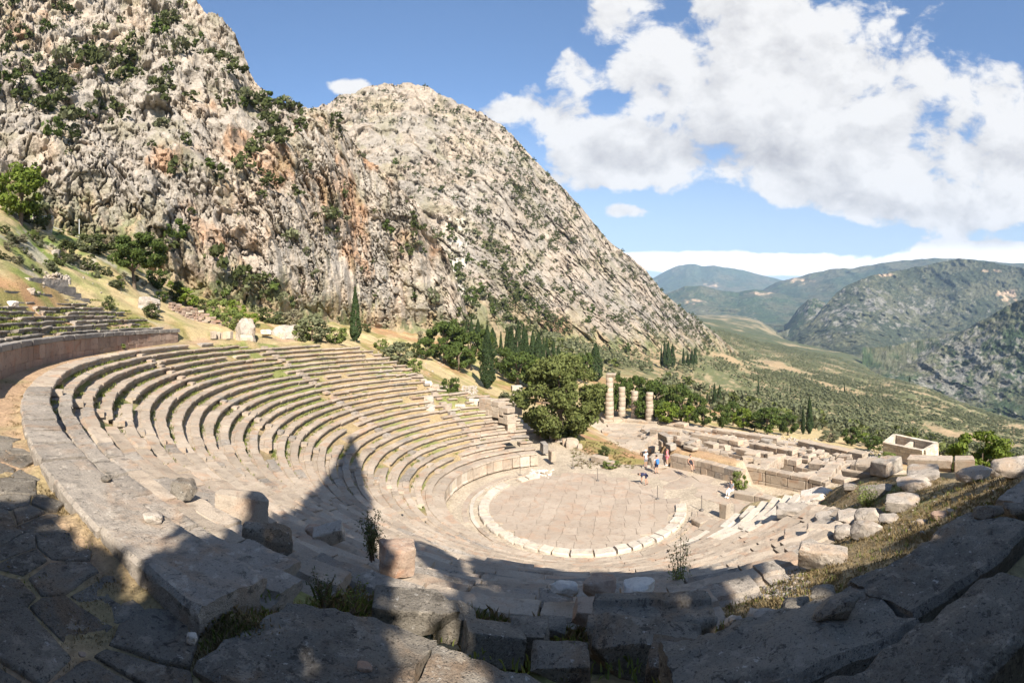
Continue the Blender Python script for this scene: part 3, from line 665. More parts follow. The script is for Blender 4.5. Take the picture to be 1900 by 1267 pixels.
def build_rows():
    sd = 100
    for k in range(27):
        r, z = row_r(k), row_z(k); a0, a1 = far_deg(k), near_deg(k)
        lab = ('topmost seat row of the lower tier, edged by the earthen walkway' if k == 0 else
               'lowest seat row, just above the upright slabs round the orchestra' if k == 26 else
               '%s seat row of the lower tier, counted from the walkway down' % ORD[k])
        row = thing('seat_row', lab, 'seat row', (0, 0, z), 'curved stone seat rows of the lower tier')
        ROWS.append(row)
        a = a0; rs = random.Random(k * 31 + 5)
        while a < a1 - 0.5:
            L = rs.uniform(1.0, 2.3); b = min(a + math.degrees(L / r), a1)
            if a1 - b < math.degrees(.6 / r): b = a1
            for s in STAIRS[:4]:
                if a < s - .9 and b > s - 1.2 and b < s + 3: b = s - 1.0 + rs.uniform(-.15, .15)
            if b - a < .4: b = a + math.degrees(.8 / r)
            sd += 1; mid = (a + b) / 2; skip = False
            for g0, g1 in GAPS.get(k, []):
                if mid > g0 and mid < g1: skip = True
                elif a < g0 < b: b = g0
            d = math.hypot(r * cos(rad(mid)) - CX, r * sin(rad(mid)) - CY)
            # parts of the far side are ruined: stones gone or pushed out of line
            ruin = max(0, 1 - abs(mid - 176 + (k - 8) * .5) / 7) * (k < 13) + max(0, 1 - abs(mid - 141) / 8) * (k > 6) * (k < 20) + (mid < a0 + 5) * .6
            if rs.random() < .03 + ruin * .18: skip = True
            if not skip:
                near = d < 13
                el = (0.05 if d < 9 else 0.10) if near else (0.3 if d < 24 else 0.55)
                g = math.degrees((.018 if d > 26 else .028) / r)
                p = TOP_PROF if k == 0 else SEAT_PROF
                if k != 0 and rs.random() < .2: p = [(x + .02, y) for x, y in p]
                out = rs.gauss(0, .025) + ruin * rs.uniform(-.16, .16); dz = rs.gauss(0, .012 if d > 26 else .022) + ruin * rs.uniform(-.1, .03)
                m = M_MARBLE if (k > 19 and mid > 303 and rs.random() < .9) else M_SEAT_OLD if (k <= 1 and d < 20) or rs.random() < (.05 if d > 15 else .3) else M_SEAT
                o = arc_block('seat_block', p, r + out, dz, a + g, b - g, m, row, sd, el, .024 if near else (.03 if d < 24 else .018), .03 if near else .08,
                              tilt=rs.gauss(0, .012) + ruin * rs.uniform(-.06, .06), smooth=near, nsc=3.0 if near else 2.0)
            a = b
build_rows()

def build_stairs():
    for s, lab in zip(STAIRS[:4], ['stair of small stone treads at the ruined far end of the seats', 'second stair of stone treads from the far end of the seats', 'stair of small stone treads up the middle of the left seats', 'stair of small stone treads nearest the walkway bend at left']):
        t = thing('seat_stair', lab, 'stair', (0, 0, 0), 'stairs between the wedges of seats')
        rs = random.Random(int(s))
        for k in range(1, 27):
            if far_deg(k) > s - .5 or rs.random() < .12: continue
            r = row_r(k) + .42; g = math.degrees(.36 / r)
            arc_block('stair_tread', [(0, .17), (-.01, -.06), (.5, -.06), (.5, .17)], r, row_z(k) + rs.gauss(0, .015), s - g, s + g, M_SEAT if rs.random() < .7 else M_SEAT_OLD, t, int(s * 40) + k, .35, .02, .1)
build_stairs()

# upright slabs round the walkway at the foot of the seats
def build_podium():
    t = thing('orthostat_wall', 'low curved wall of pale upright slabs below the lowest seats', 'low wall', (0, 0, 0))
    r = row_r(27) + .02; rs = random.Random(4); a = 116.5
    while a < 312:
        L = rs.uniform(.75, 1.15); b = a + math.degrees(L / r)
        if not (204 < a < 212) and not (rs.random() < .07 and a > 190):
            arc_block('upright_slab', [(0, 0), (0.0, -.80), (-.06, -.84), (-.06, -.98), (.3, -.98), (.3, 0)], r + rs.gauss(0, .015), row_z(27) + (rs.uniform(-.12, .02) if rs.random() < .35 else 0), a + .15, b - .15,
                      M_MARBLE if rs.random() < .28 else M_SEAT, t, int(a * 7), .35, .015, .05)
        a = b
    # the tread between the slabs and the lowest seat
    a = 117.0
    while a < 318:
        b = a + math.degrees(rs.uniform(1.1, 1.9) / r)
        arc_block('coping_slab', [(-.05, .0), (-.07, -.13), (.2, -.13), (.2, -.3), (1.0, -.3), (1.0, .0)], r, row_z(27) + .14 + rs.gauss(0, .012), a + .1, b - .1, M_SEAT, t, int(a * 9) + 3, .4, .02, .06)
        a = b
build_podium()

# ring of white stones and the channel round the orchestra floor
RK = 7.98
def build_kerb():
    t = thing('orchestra_kerb', 'ring of white stones edging the round orchestra floor', 'stone kerb', (0, 0, 0))
    rs = random.Random(9); a = 124.0
    while a < 352:
        L = rs.uniform(.75, 1.5) if a > 180 else rs.uniform(1.0, 1.8); b = a + math.degrees(L / RK)
        if not 139 < a < 146:
            arc_block('kerb_stone', [(-.78, .16), (-.02, .20), (.03, .12), (.03, -.3), (-.78, -.3)], RK + rs.gauss(0, .03), ZF + .03 + rs.uniform(-.03, .04), a + .5, b - .5, M_MARBLE, t, int(a * 11), .2, .03, .07, tilt=rs.gauss(0, .02))
        a = b
    g = thing('water_channel', 'narrow stone-lined water channel outside the white kerb ring', 'water channel', (0, 0, 0))
    for r, w, h0, nm, m in ((RK + .42, .30, .10, 'channel_stone', M_SEAT), (RK + .85, .42, .04, 'outer_slab', M_PAVE)):
        a = 128.0
        while a < 345:
            b = a + math.degrees(rs.uniform(.9, 2.0) / r)
            if rs.random() > .06 and not (196 < a < 201 and r < RK + .6):
                arc_block(nm, [(0, h0), (0, -.3), (w, -.3), (w, h0 - .01)], r + rs.gauss(0, .02), ZF + rs.uniform(-.01, .03), a + .2, b - .2, M_MARBLE if (150 < a < 205 and r < RK + .6) else m, g, int(a * 13) + int(r * 10), .35, .02, .06)
            a = b
build_kerb()

# paving of the orchestra: irregular slabs, each a stone of its own
def voronoi_slabs(name, parent, inside, bb, cell, mat, zf, thick, seed, gap=0.02, jit=0.42, stretch=(1, 1), rot=0.0, rough=.012, big=0.0, el=None):
    """polygons of a jittered grid shrunk by a joint; inside(x, y) -> bool"""
    rs = np.random.default_rng(seed); x0, x1, y0, y1 = bb
    cr, sr = cos(rot), sin(rot); n = 0
    sites = {}
    W = int(max(x1 - x0, y1 - y0) / (cell * min(stretch))) + 3
    for i in range(-W, W):
        for j in range(-W, W):
            u, v = (i + .5 + (j % 2) * .5 + rs.uniform(-jit, jit)) * cell * stretch[0], (j + .5 + rs.uniform(-jit, jit)) * cell * stretch[1]
            sites[(i, j)] = np.array([u * cr - v * sr + (x0 + x1) / 2, u * sr + v * cr + (y0 + y1) / 2])
    for (i, j), c in sites.items():
        if not (x0 < c[0] < x1 and y0 < c[1] < y1 and inside(c[0], c[1])): continue
        R = cell * max(stretch) * 2
        poly = [c + np.array(q) * R for q in ((-1, -1), (1, -1), (1, 1), (-1, 1))]
        for di in (-2, -1, 0, 1, 2):
            for dj in (-2, -1, 0, 1, 2):
                if (di or dj) and (i + di, j + dj) in sites:
                    o = sites[(i + di, j + dj)]; nn = o - c; L = np.linalg.norm(nn); nn = nn / L; h = L / 2 - gap / 2
                    new = []
                    for a in range(len(poly)):
                        p, q = poly[a], poly[(a + 1) % len(poly)]; dp, dq = (p - c) @ nn - h, (q - c) @ nn - h
                        if dp <= 0: new.append(p)
                        if dp * dq < 0: new.append(p + (q - p) * dp / (dp - dq))
                    poly = new
                    if len(poly) < 3: break
            if len(poly) < 3: break
        if len(poly) < 3: continue
        poly = np.array(poly); n += 1
        if el:
            pts = []
            for a in range(len(poly)):
                p, q = poly[a], poly[(a + 1) % len(poly)]; m = max(1, int(np.linalg.norm(q - p) / el))
                for s in range(m): pts.append(p + (q - p) * s / m)
            poly = np.array(pts)
            poly = c + (poly - c) * (1 + .10 * fbm(np.c_[poly * 1.7, 0 * poly[:, 0]], 3, seed))[:, None]
        k = len(poly); z = zf(c[0], c[1]); tl = rs.normal(0, min(.012, rough * 1.2), 2)
        hz = lambda q: (q - c) @ tl + z + rs.normal(0, min(.006, rough * .5))
        dzz = rs.normal(0, rough)
        if el:
            V, Fc, rings = [], [], (0.0, .03, .12, .35, .65)
            for ri, t in enumerate(rings):
                q = poly + (c - poly) * t
                zz = z + dzz + (q - c) @ tl + fbm(np.c_[q * 2.2, 0 * q[:, 0]], 4, seed + 3) * .03 - (.03 if ri == 0 else 0)
                V += [(a, b, h) for (a, b), h in zip(q, zz)]
            V.append((c[0], c[1], z + dzz)); V += [(a, b, z - thick) for a, b in poly]
            for ri in range(len(rings) - 1):
                Fc += [(ri * k + a, ri * k + (a + 1) % k, (ri + 1) * k + (a + 1) % k, (ri + 1) * k + a) for a in range(k)]
            e = len(rings) * k
            Fc += [((len(rings) - 1) * k + a, (len(rings) - 1) * k + (a + 1) % k, e) for a in range(k)]
            Fc += [(e + 1 + a, e + 1 + (a + 1) % k, (a + 1) % k, a) for a in range(k)]
            link(name, mesh_np(name, V, Fc, mat, True), parent); continue
        V = [(a, b, hz(np.array([a, b])) + dzz) for a, b in (c + (poly - c) * .985)] + [(a, b, z - thick) for a, b in poly]
        Fc = [tuple(range(k))] + [(a, a + k, (a + 1) % k + k, (a + 1) % k) for a in range(k)]
        link(name, mesh_np(name, V, Fc, mat), parent)
    return n
def build_orchestra():
    t = tag(link('orchestra_floor', None), kind='structure')
    edge = lambda x, y: (math.hypot(x, y) < RK - .75) and (x * .78 + y * .62 < 6.6)
    voronoi_slabs('paving_slab', t, edge, (-8.2, 8.2, -8.2, 8.2), .95, M_PAVE, lambda x, y: ZF + .06, .2, 5, .008, .15, (1.5, .8), rad(-48), .003)
    s2 = lambda x, y: x * .78 + y * .62 > 8.2 and poly_in(np.array([x]), np.array([y]), STAGE)[0] > .5 and y < 8.6
    voronoi_slabs('stage_slab', t, s2, (2, 16, -4, 10), 1.3, M_PAVE, lambda x, y: ZF + .02, .2, 15, .05, .36, (1.5, .9), rad(-48), .01)
build_orchestra()

# ------------------------------------------------------------------ walkway, its wall and the upper tier
def build_walkway():
    f = tag(link('walkway_paving', None), kind='structure')
    def ins(x, y):
        r = math.hypot(x, y); th = math.degrees(math.atan2(y, x)) % 360
        return R0 + 1.0 < r < R0 + 3.3 and 252 < th < 271.5
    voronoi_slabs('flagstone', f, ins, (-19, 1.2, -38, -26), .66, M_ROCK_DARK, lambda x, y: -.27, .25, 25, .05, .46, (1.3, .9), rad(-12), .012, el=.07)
    w = thing('walkway_wall', 'curved reddish retaining wall with grey coping along the walkway', 'retaining wall', (0, 0, 0))
    rs = random.Random(3); R = R0 + 3.05
    base = lambda th: -.42 + .5 * float(sstep(np.array(230 - th), 20, 50))
    for ci, (zb, zt, Lm) in enumerate(((0, .36, 1.3), (.36, .95, .95))):
        a = 189.3
        while a < 245:
            b = a + math.degrees(rs.uniform(.75, 1.25) * Lm / R); th = (a + b) / 2; h = base(th); k = (1.02 - h) / .95
            if not (a < 193 and ci == 1 and rs.random() < .5):
                arc_block('wall_block', [(0, h + zt * k), (0, h + zb * k - (.3 if ci == 0 else 0)), (.5, h + zb * k), (.5, h + zt * k)], R + rs.gauss(0, .008), 0, a + .02, b - .02, M_WALL_RED, w, int(a * 17) + ci, .4, .018, .03)
            a = b
    a = 189.0
    while a < 245:
        b = a + math.degrees(rs.uniform(1.3, 2.0) / R)
        arc_block('coping_block', [(-.06, .36), (-.09, .30), (-.09, .03), (-.03, .0), (.62, .0), (.62, .36)], R + rs.gauss(0, .02), 1.02 + rs.gauss(0, .012), a + .06, b - .06, M_COPING, w, int(a * 19), .3, .025, .06)
        a = b
    ends = [(189.3, 245), (189.5, 245), (191.5, 245), (196, 245), (194.5, 245), (197, 245), (199.5, 245), (202, 245)]
    names = ['lowest', 'second', 'third', 'fourth', 'fifth', 'sixth', 'seventh', 'topmost']
    for j in range(8):
        t = thing('upper_seat_row', '%s of the eight worn seat rows above the walkway wall' % (names[j] if j in (0, 7) else names[j] + ' from below'), 'seat row', (0, 0, 0), 'seat rows of the upper tier')
        r = R0 + 3.75 + j * T_; z = 1.58 + j * .385; a = ends[j][0] + rs.uniform(-.5, .5)
        while a < ends[j][1]:
            b = a + math.degrees(rs.uniform(1.1, 2.4) / r); x, y = r * cos(rad(a + .8)), r * sin(rad(a + .8))
            if rs.random() > (.13 if j < 6 else .25) and math.hypot(x - CX, y - CY) > 14:
                arc_block('seat_block', SEAT_PROF, r + rs.gauss(0, .06), z + rs.gauss(0, .03), a + .05, b - .05, M_SEAT_OLD, t, int(a * 23) + j, .35, .035, .1, tilt=rs.gauss(0, .03))
            a = b
    # stepped base and the pile of stones at the top of the tier
    t = thing('stepped_base', 'stepped base of long dark blocks at the top of the upper seats', 'stone base', (0, 0, 0))
    for (a, b, r, z, h, m) in ((197.5, 206.5, R0 + 9.9, 4.35, .55, M_COPING), (198.6, 206.9, R0 + 10.3, 4.85, .5, M_COPING), (199.2, 207.2, R0 + 10.6, 5.5, .68, M_COPING), (200.2, 207.6, R0 + 10.9, 6.15, .66, M_ROCK), (205.5, 209.5, R0 + 9.5, 4.6, .8, M_COPING), (210, 214, R0 + 9.7, 4.7, .6, M_COPING)):
        q = a
        while q < b - .3:
            e = min(b, q + math.degrees(rs.uniform(1.4, 2.4) / r))
            arc_block('base_block', [(0, 0), (0, -h), (.7, -h), (.7, 0)], r, z + .1, q + .03, e - .03, m, t, int(q * 29) + int(z * 10), .3, .03, .06); q = e
build_walkway()
# ------------------------------------------------------------------ putting things on the ground
_dd = np.geomspace(1.2, 900, 1400)
def gpt(x, y, lift=0.0):
    v = px_dir(x, y); P = CAM[None] + _dd[:, None] * v[None]
    zg = z_fast(P[:, 0], P[:, 1]) + lift
    hit = (P[:, 2] < zg) & (_dd > 2.2)
    i = int(np.argmax(hit)) if hit.any() else len(_dd) - 1
    return P[i], _dd[i]
def zg1(x, y): return float(z_ground(np.array([float(x)]), np.array([float(y)]))[0])
def place_rock(name, label, cat, x0, x1, ytop, ybase, mat, seed, box=.3, dz=None, depth=1.0, sub=4, rough=.16, group=None, sink=.12, d=None, rot=None, cut=0, yaw=None, nsc=1.4):
    xc = (x0 + x1) / 2
    P, dist = gpt(xc, ybase) if dz is None and d is None else ((lambda q: (q, math.hypot(q[0] - CX, q[1] - CY)))(atz(xc, ybase, dz)) if d is None else (at(xc, ybase, d), d))
    w = (x1 - x0) / F * dist; dep = w * depth
    h = max((ybase - ytop) / F * dist - dep * .85 * max(0, (ytop + ybase) / 2 - HY) / F, .28 * w)
    me = rock_mesh(name, (w * 1.06, dep, h * 1.15), seed, mat, box, sub, rough, nsc, cut)
    v = px_dir(xc, ybase); a = math.atan2(v[0], v[1])
    o = link(name, me, None, (P[0] + sin(a) * dep * .45, P[1] + cos(a) * dep * .45, P[2] + h * (.5 - sink)), rot or (random.uniform(-.08, .08), random.uniform(-.08, .08), -a + (yaw or 0)))
    return tag(o, label, cat, group)

def wall_line(t, pts, courses, thick, Lb, mats, seed, drop=0.0, gap=.015, jit=.02, bev=.03, part='wall_block'):
    """courses of blocks under a top line; pts: (x, y, ztop) along the face nearest the camera"""
    rs = random.Random(seed)
    for (a, b) in zip(pts[:-1], pts[1:]):
        a, b = np.array(a, float), np.array(b, float); L = np.hypot(*(b - a)[:2]); u = (b - a) / L
        nrm = np.array([-u[1], u[0]]); mid = (a + b)[:2] / 2
        if nrm @ (mid - CAM[:2]) < 0: nrm = -nrm
        zoff = 0
        for ci, h in enumerate(courses):
            s = 0.0 if ci % 2 == 0 else -Lb * .5
            while s < L - .1:
                l = Lb * rs.uniform(.75, 1.3); s0, s1 = max(s, 0), min(s + l, L)
                if L - s1 < .3: s1 = L
                s = s1
                if s1 - s0 < .15 or (ci == 0 and rs.random() < drop): continue
                c = a + u * (s0 + s1) / 2
                me = box_mesh(part, s1 - s0 - gap, thick, h - gap * .6, rs.choice(mats), rs.randrange(9999), jit, bev)
                o = link(part, me, t, (c[0] + nrm[0] * thick / 2 + rs.gauss(0, .01), c[1] + nrm[1] * thick / 2 + rs.gauss(0, .01), c[2] - zoff - h), (0, 0, math.atan2(u[1], u[0])))
            zoff += h
def pz(x, y, z): q = atz(x, y, z); return (q[0], q[1], z)

# ------------------------------------------------------------------ stage walls and the temple
def build_ruins():
    t = thing('terrace_wall', 'two-course terrace wall of grey blocks behind the orchestra, a person sitting on it', 'stone wall')
    wall_line(t, [pz(1243, 867, ZF)[:2] + (-10.72,), pz(1300, 880, ZF)[:2] + (-10.72,), pz(1374, 899, ZF)[:2] + (-10.8,)], [.58, .66], .8, 1.1, [M_TEMPLE, M_TEMPLE, M_SEAT_OLD], 1)
    t = thing('corridor_wall', 'long wall with a lintel course and square sockets behind the sitting person in white', 'stone wall')
    L = [pz(1344, 858, -11.6), pz(1420, 871, -11.6), pz(1500, 887, -11.7), pz(1532, 896, -11.8)]
    wall_line(t, L, [.36, .8, .5], .9, 1.5, [M_TEMPLE, M_TEMPLE, M_SEAT], 2, 0, .05)
    t = thing('upper_wall', 'broken wall of squared blocks rising behind the long corridor wall', 'stone wall')
    wall_line(t, [pz(1292, 830, -10.5), pz(1350, 842, -11.0), pz(1412, 853, -11.8)], [.5, .6, .6], .9, 1.2, [M_TEMPLE, M_SEAT], 3, .3, .04, .04)
    t = thing('block_row', 'row of upright blocks with square gaps behind the standing visitors', 'stone wall')
    wall_line(t, [pz(1186, 826, -12.0), pz(1236, 832, -11.4), pz(1262, 836, -11.2)], [.7, .5], .8, .8, [M_TEMPLE, M_SEAT], 4, .35, .12)
    t = thing('seat_kerb', 'line of low blocks ending the stage floor where a person sits', 'stone kerb')
    wall_line(t, [pz(1362, 913, -11.4), pz(1408, 921, -11.4), pz(1440, 930, -11.4), pz(1478, 931, -11.3)], [.55], .8, 1.6, [M_TEMPLE, M_SEAT], 5, 0, .03)
    t = thing('standing_block', 'upright squared block beside the right end of the white kerb ring', 'stone block')
    P = pz(1345, 960, ZF); link('block_stone', box_mesh('block_stone', .62, .5, 1.05, M_TEMPLE, 4, .03, .03), t, P, (0, 0, -.9))
    t = thing('flat_block', 'flat pale block lying outside the right end of the kerb ring', 'stone block')
    P = pz(1302, 972, ZF); link('block_stone', box_mesh('block_stone', 1.25, 1.0, .42, M_SEAT, 8, .05, .05), t, P, (0, 0, .55))
    lines = [('foundation of the temple, nearest line of large blocks', [pz(1235, 808, -15.8), pz(1290, 816, -15.8), pz(1345, 829, -15.6), pz(1425, 842, -15.2)], [.8, .8], 4),
             ('second foundation line of the temple, partly tumbled', [pz(1205, 796, -17.0), pz(1262, 801, -17.0), pz(1332, 812, -17.0), pz(1400, 824, -16.8), pz(1470, 836, -16.4)], [.7, .7], 3),
             ('far edge of the temple platform below the trees', [pz(1222, 779, -17.7), pz(1330, 797, -17.7), pz(1480, 818, -17.7), pz(1600, 842, -17.5)], [.55, .6], 5),
             ('diagonal line of dark edge blocks on the left of the temple floor', [pz(1172, 838, -15.6), pz(1200, 822, -16.6), pz(1216, 812, -17.2), pz(1236, 803, -17.6)], [.8, .6], 3),
             ('long middle wall of the temple foundation', [pz(1380, 840, -14.6), pz(1440, 848, -14.6), pz(1500, 858, -14.6), pz(1562, 866, -14.6)], [.7, .7], 2.5),
             ('right cross wall of the temple foundation by the corridor wall end', [pz(1532, 894, -12.2), pz(1548, 872, -13.2), pz(1562, 858, -14.2)], [.7, .7, .7], 2),
             ('short cross wall in the middle of the temple foundation', [pz(1420, 866, -12.6), pz(1440, 852, -13.6), pz(1462, 842, -14.6)], [.6, .7], 2),
             ('right edge wall of the temple platform with a stepped corner', [pz(1566, 888, -12.6), pz(1610, 880, -13.4), pz(1650, 868, -14.8)], [.6, .7, .7], 2)]
    for i, (lab, pts, cs, Lb) in enumerate(lines):
        t = thing('temple_foundation', lab, 'stone foundation', (0, 0, 0), 'foundation walls of the temple')
        wall_line(t, pts, cs, 1.2 + .2 * (i % 3), Lb * .6, [M_TEMPLE, M_TEMPLE, M_SEAT], 20 + i, .16, .05, .05, .05)
    f = tag(link('temple_floor', None), kind='structure')
    def zf(x, y): return math.floor(zg1(x, y) / .5) * .5 + .5 + .35
    px_poly = [pz(1122, 780, -18), pz(1216, 783, -18), pz(1192, 828, -17), pz(1160, 846, -15.5), pz(1120, 806, -17)]
    PL = [q[:2] for q in px_poly]
    voronoi_slabs('floor_slab', f, lambda x, y: poly_in(np.array([x]), np.array([y]), PL)[0] > .2, (-3, 14, 24, 64), 2.1, M_TEMPLE, lambda x, y: zg1(x, y) + .25, .5, 33, .05, .3, (1.4, .9), rad(-55), .05)
    PL2 = [pz(1400, 838, -14.8)[:2], pz(1470, 832, -16)[:2], pz(1600, 850, -16)[:2], pz(1650, 868, -15)[:2], pz(1600, 884, -13.5)[:2], pz(1550, 888, -13)[:2], pz(1480, 880, -12.5)[:2]]
    voronoi_slabs('floor_slab', f, lambda x, y: poly_in(np.array([x]), np.array([y]), PL2)[0] > -.3, (14, 46, 4, 40), 1.6, M_TEMPLE, zf, 1.2, 35, .07, .36, (1.5, .9), rad(-50), .16)
    PL3 = [pz(1230, 800, -17)[:2], pz(1330, 800, -17.8)[:2], pz(1480, 822, -17.6)[:2], pz(1470, 834, -16)[:2], pz(1300, 826, -15.6)[:2]]
    voronoi_slabs('floor_slab', f, lambda x, y: poly_in(np.array([x]), np.array([y]), PL3)[0] > 0, (4, 42, 14, 60), 2.4, M_TEMPLE, lambda x, y: zg1(x, y) + .2, .8, 36, .25, .4, (1.5, .8), rad(-50), .12)
    # scattered blocks on the temple and round it
    rs = random.Random(77)
    for i in range(190):
        x = rs.uniform(1190, 1650); yy = np.interp(x, [1190, 1300, 1450, 1560, 1650], [800, 806, 824, 842, 856]); y2 = np.interp(x, [1190, 1300, 1450, 1560, 1650], [838, 832, 862, 884, 876])
        P, d = gpt(x, rs.uniform(yy, y2), .3); w = rs.uniform(.6, 2.2)
        o = link('loose_block', box_mesh('loose_block', w, rs.uniform(.5, 1.1), rs.uniform(.3, .8), rs.choice([M_TEMPLE, M_SEAT, M_SEAT_OLD]), i, .06, .05), None, P + np.array([0, 0, -.1]), (rs.uniform(-.1, .1), rs.uniform(-.1, .1), rs.choice([-.93, .64]) + rs.gauss(0, .15)))
        tag(o, 'loose squared block lying among the temple foundations', 'stone block', 'loose blocks among the temple foundations')
build_ruins()

def build_columns():
    data = [(1131, 777, 693, 1.72, 9, True, 'tallest temple column, with a broken capital, left of the four'),
            (1154, 772, 718, 1.55, 6, False, 'second column from the tallest, broken off at half height'),
            (1178, 775, 726, 1.55, 6, False, 'broken column third from the left, shortest of the four'),
            (1205, 780, 728, 1.6, 7, False, 'rightmost broken column, beside the dark pines')]
    for i, (x, yb, yt, dia, n, cap, lab) in enumerate(data):
        P = np.array(pz(x, yb, -18.05)); d = math.hypot(P[0] - CX, P[1] - CY); hgt = (yb - yt) / F * d; rs = random.Random(i + 60)
        t = thing('temple_column', lab, 'column', P, 'standing columns of the temple')
        z = 0.0; hs = [rs.uniform(.8, 1.2) for _ in range(n)]; k = (hgt - (.75 if cap else 0)) / sum(hs)
        for j, h in enumerate(hs):
            h *= k; r0 = dia / 2 * (1 - .22 * z / 10); ns = 20; V, Fc = [], []
            ox, oy = rs.gauss(0, .03), rs.gauss(0, .03)
            prof = [(.95, 0), (1.0, .05), (1.0, h * .5), (.985, h - .05), (.93, h)]
            for (rr, zz) in prof:
                for s in range(ns):
                    a = 2 * pi * s / ns; q = r0 * rr * (1 + .03 * fbm(np.array([[cos(a) * 2, sin(a) * 2, z + zz + i * 7]]), 3, 8)[0]) * (1 - .015 * (s % 2))
                    V.append((ox + q * cos(a), oy + q * sin(a), z + zz))
            m = len(prof)
            for a in range(m - 1): Fc += [(a * ns + s, a * ns + (s + 1) % ns, (a + 1) * ns + (s + 1) % ns, (a + 1) * ns + s) for s in range(ns)]
            Fc += [tuple(range(ns - 1, -1, -1)), tuple((m - 1) * ns + s for s in range(ns))]
            link('drum', mesh_np('drum', V, Fc, M_TEMPLE, True), t); z += h
        if cap:
            link('capital', rock_mesh('capital', (2.0, 1.6, .9), 5, M_TEMPLE, .5, 3, .12), t, (0.25, 0, z + .35))
    t = thing('temple_step', 'stone step of the temple under the four columns', 'stone step')
    wall_line(t, [pz(1120, 780, -18.0), pz(1160, 778, -18.0), pz(1218, 783, -18.0)], [.4, .5], 3.0, 1.9, [M_TEMPLE], 81, 0, .04)
build_columns()

def build_treasury():
    zt = -22.0; A, B, Cc, D = [np.array(pz(*q, zt)) for q in ((1641.6, 820), (1714, 834.5), (1738, 821), (1660, 805))]
    t = thing('treasury', 'small roofless marble building with thick walls on the lower slope', 'building', tuple((A + Cc) / 2 - np.array([0, 0, 5.4])))
    org = (A + Cc) / 2 - np.array([0, 0, 5.4]); th = .85
    M_TREAS = stone_mat('treasury_marble', (.55, .48, .38), (.48, .40, .31), (.30, .24, .18), .2, .5, (.50, .36, .24), .4, .45)
    rs = random.Random(5)
    def wall(p, q, top0, top1, name):
        L = np.hypot(*(q - p)[:2]); u = (q - p) / L; nc = 9; hh = 5.4 / nc
        w = link(name, None, t)
        for c in range(nc):
            s = 0 if c % 2 else -.55
            while s < L - .05:
                e = s + 1.3; s0, s1 = max(0, s), min(L, e); s = e
                f = (s0 + s1) / 2 / L; top = lerp(top0, top1, f)
                if c * hh > 5.4 - top - rs.random() * .2: continue
                if s1 - s0 < .12: continue
                cc = p + u * (s0 + s1) / 2 - org
                link('wall_block', box_mesh('wall_block', s1 - s0 - .04, th, hh - .035, M_TREAS, rs.randrange(999), .02, .02), w, (cc[0], cc[1], c * hh), (0, 0, math.atan2(u[1], u[0])))
    wall(A, B, 0, .0, 'front_wall'); wall(B, Cc, .0, .2, 'end_wall'); wall(Cc, D, .1, .2, 'rear_wall'); wall(D, A, .1, 0, 'side_wall')
    wall(lerp(A, B, .45), lerp(D, Cc, .45), .8, .8, 'cross_wall')
    ff = [tuple(q - org) for q in (A, B, Cc, D)]; V = [(x, y, .4) for x, y, z in ff] + [(x, y, -3) for x, y, z in ff]
    link('floor', mesh_np('floor', V, [(0, 1, 2, 3)] + [(i + 4, (i + 1) % 4 + 4, (i + 1) % 4, i) for i in range(4)], M_TREAS), t)
build_treasury()

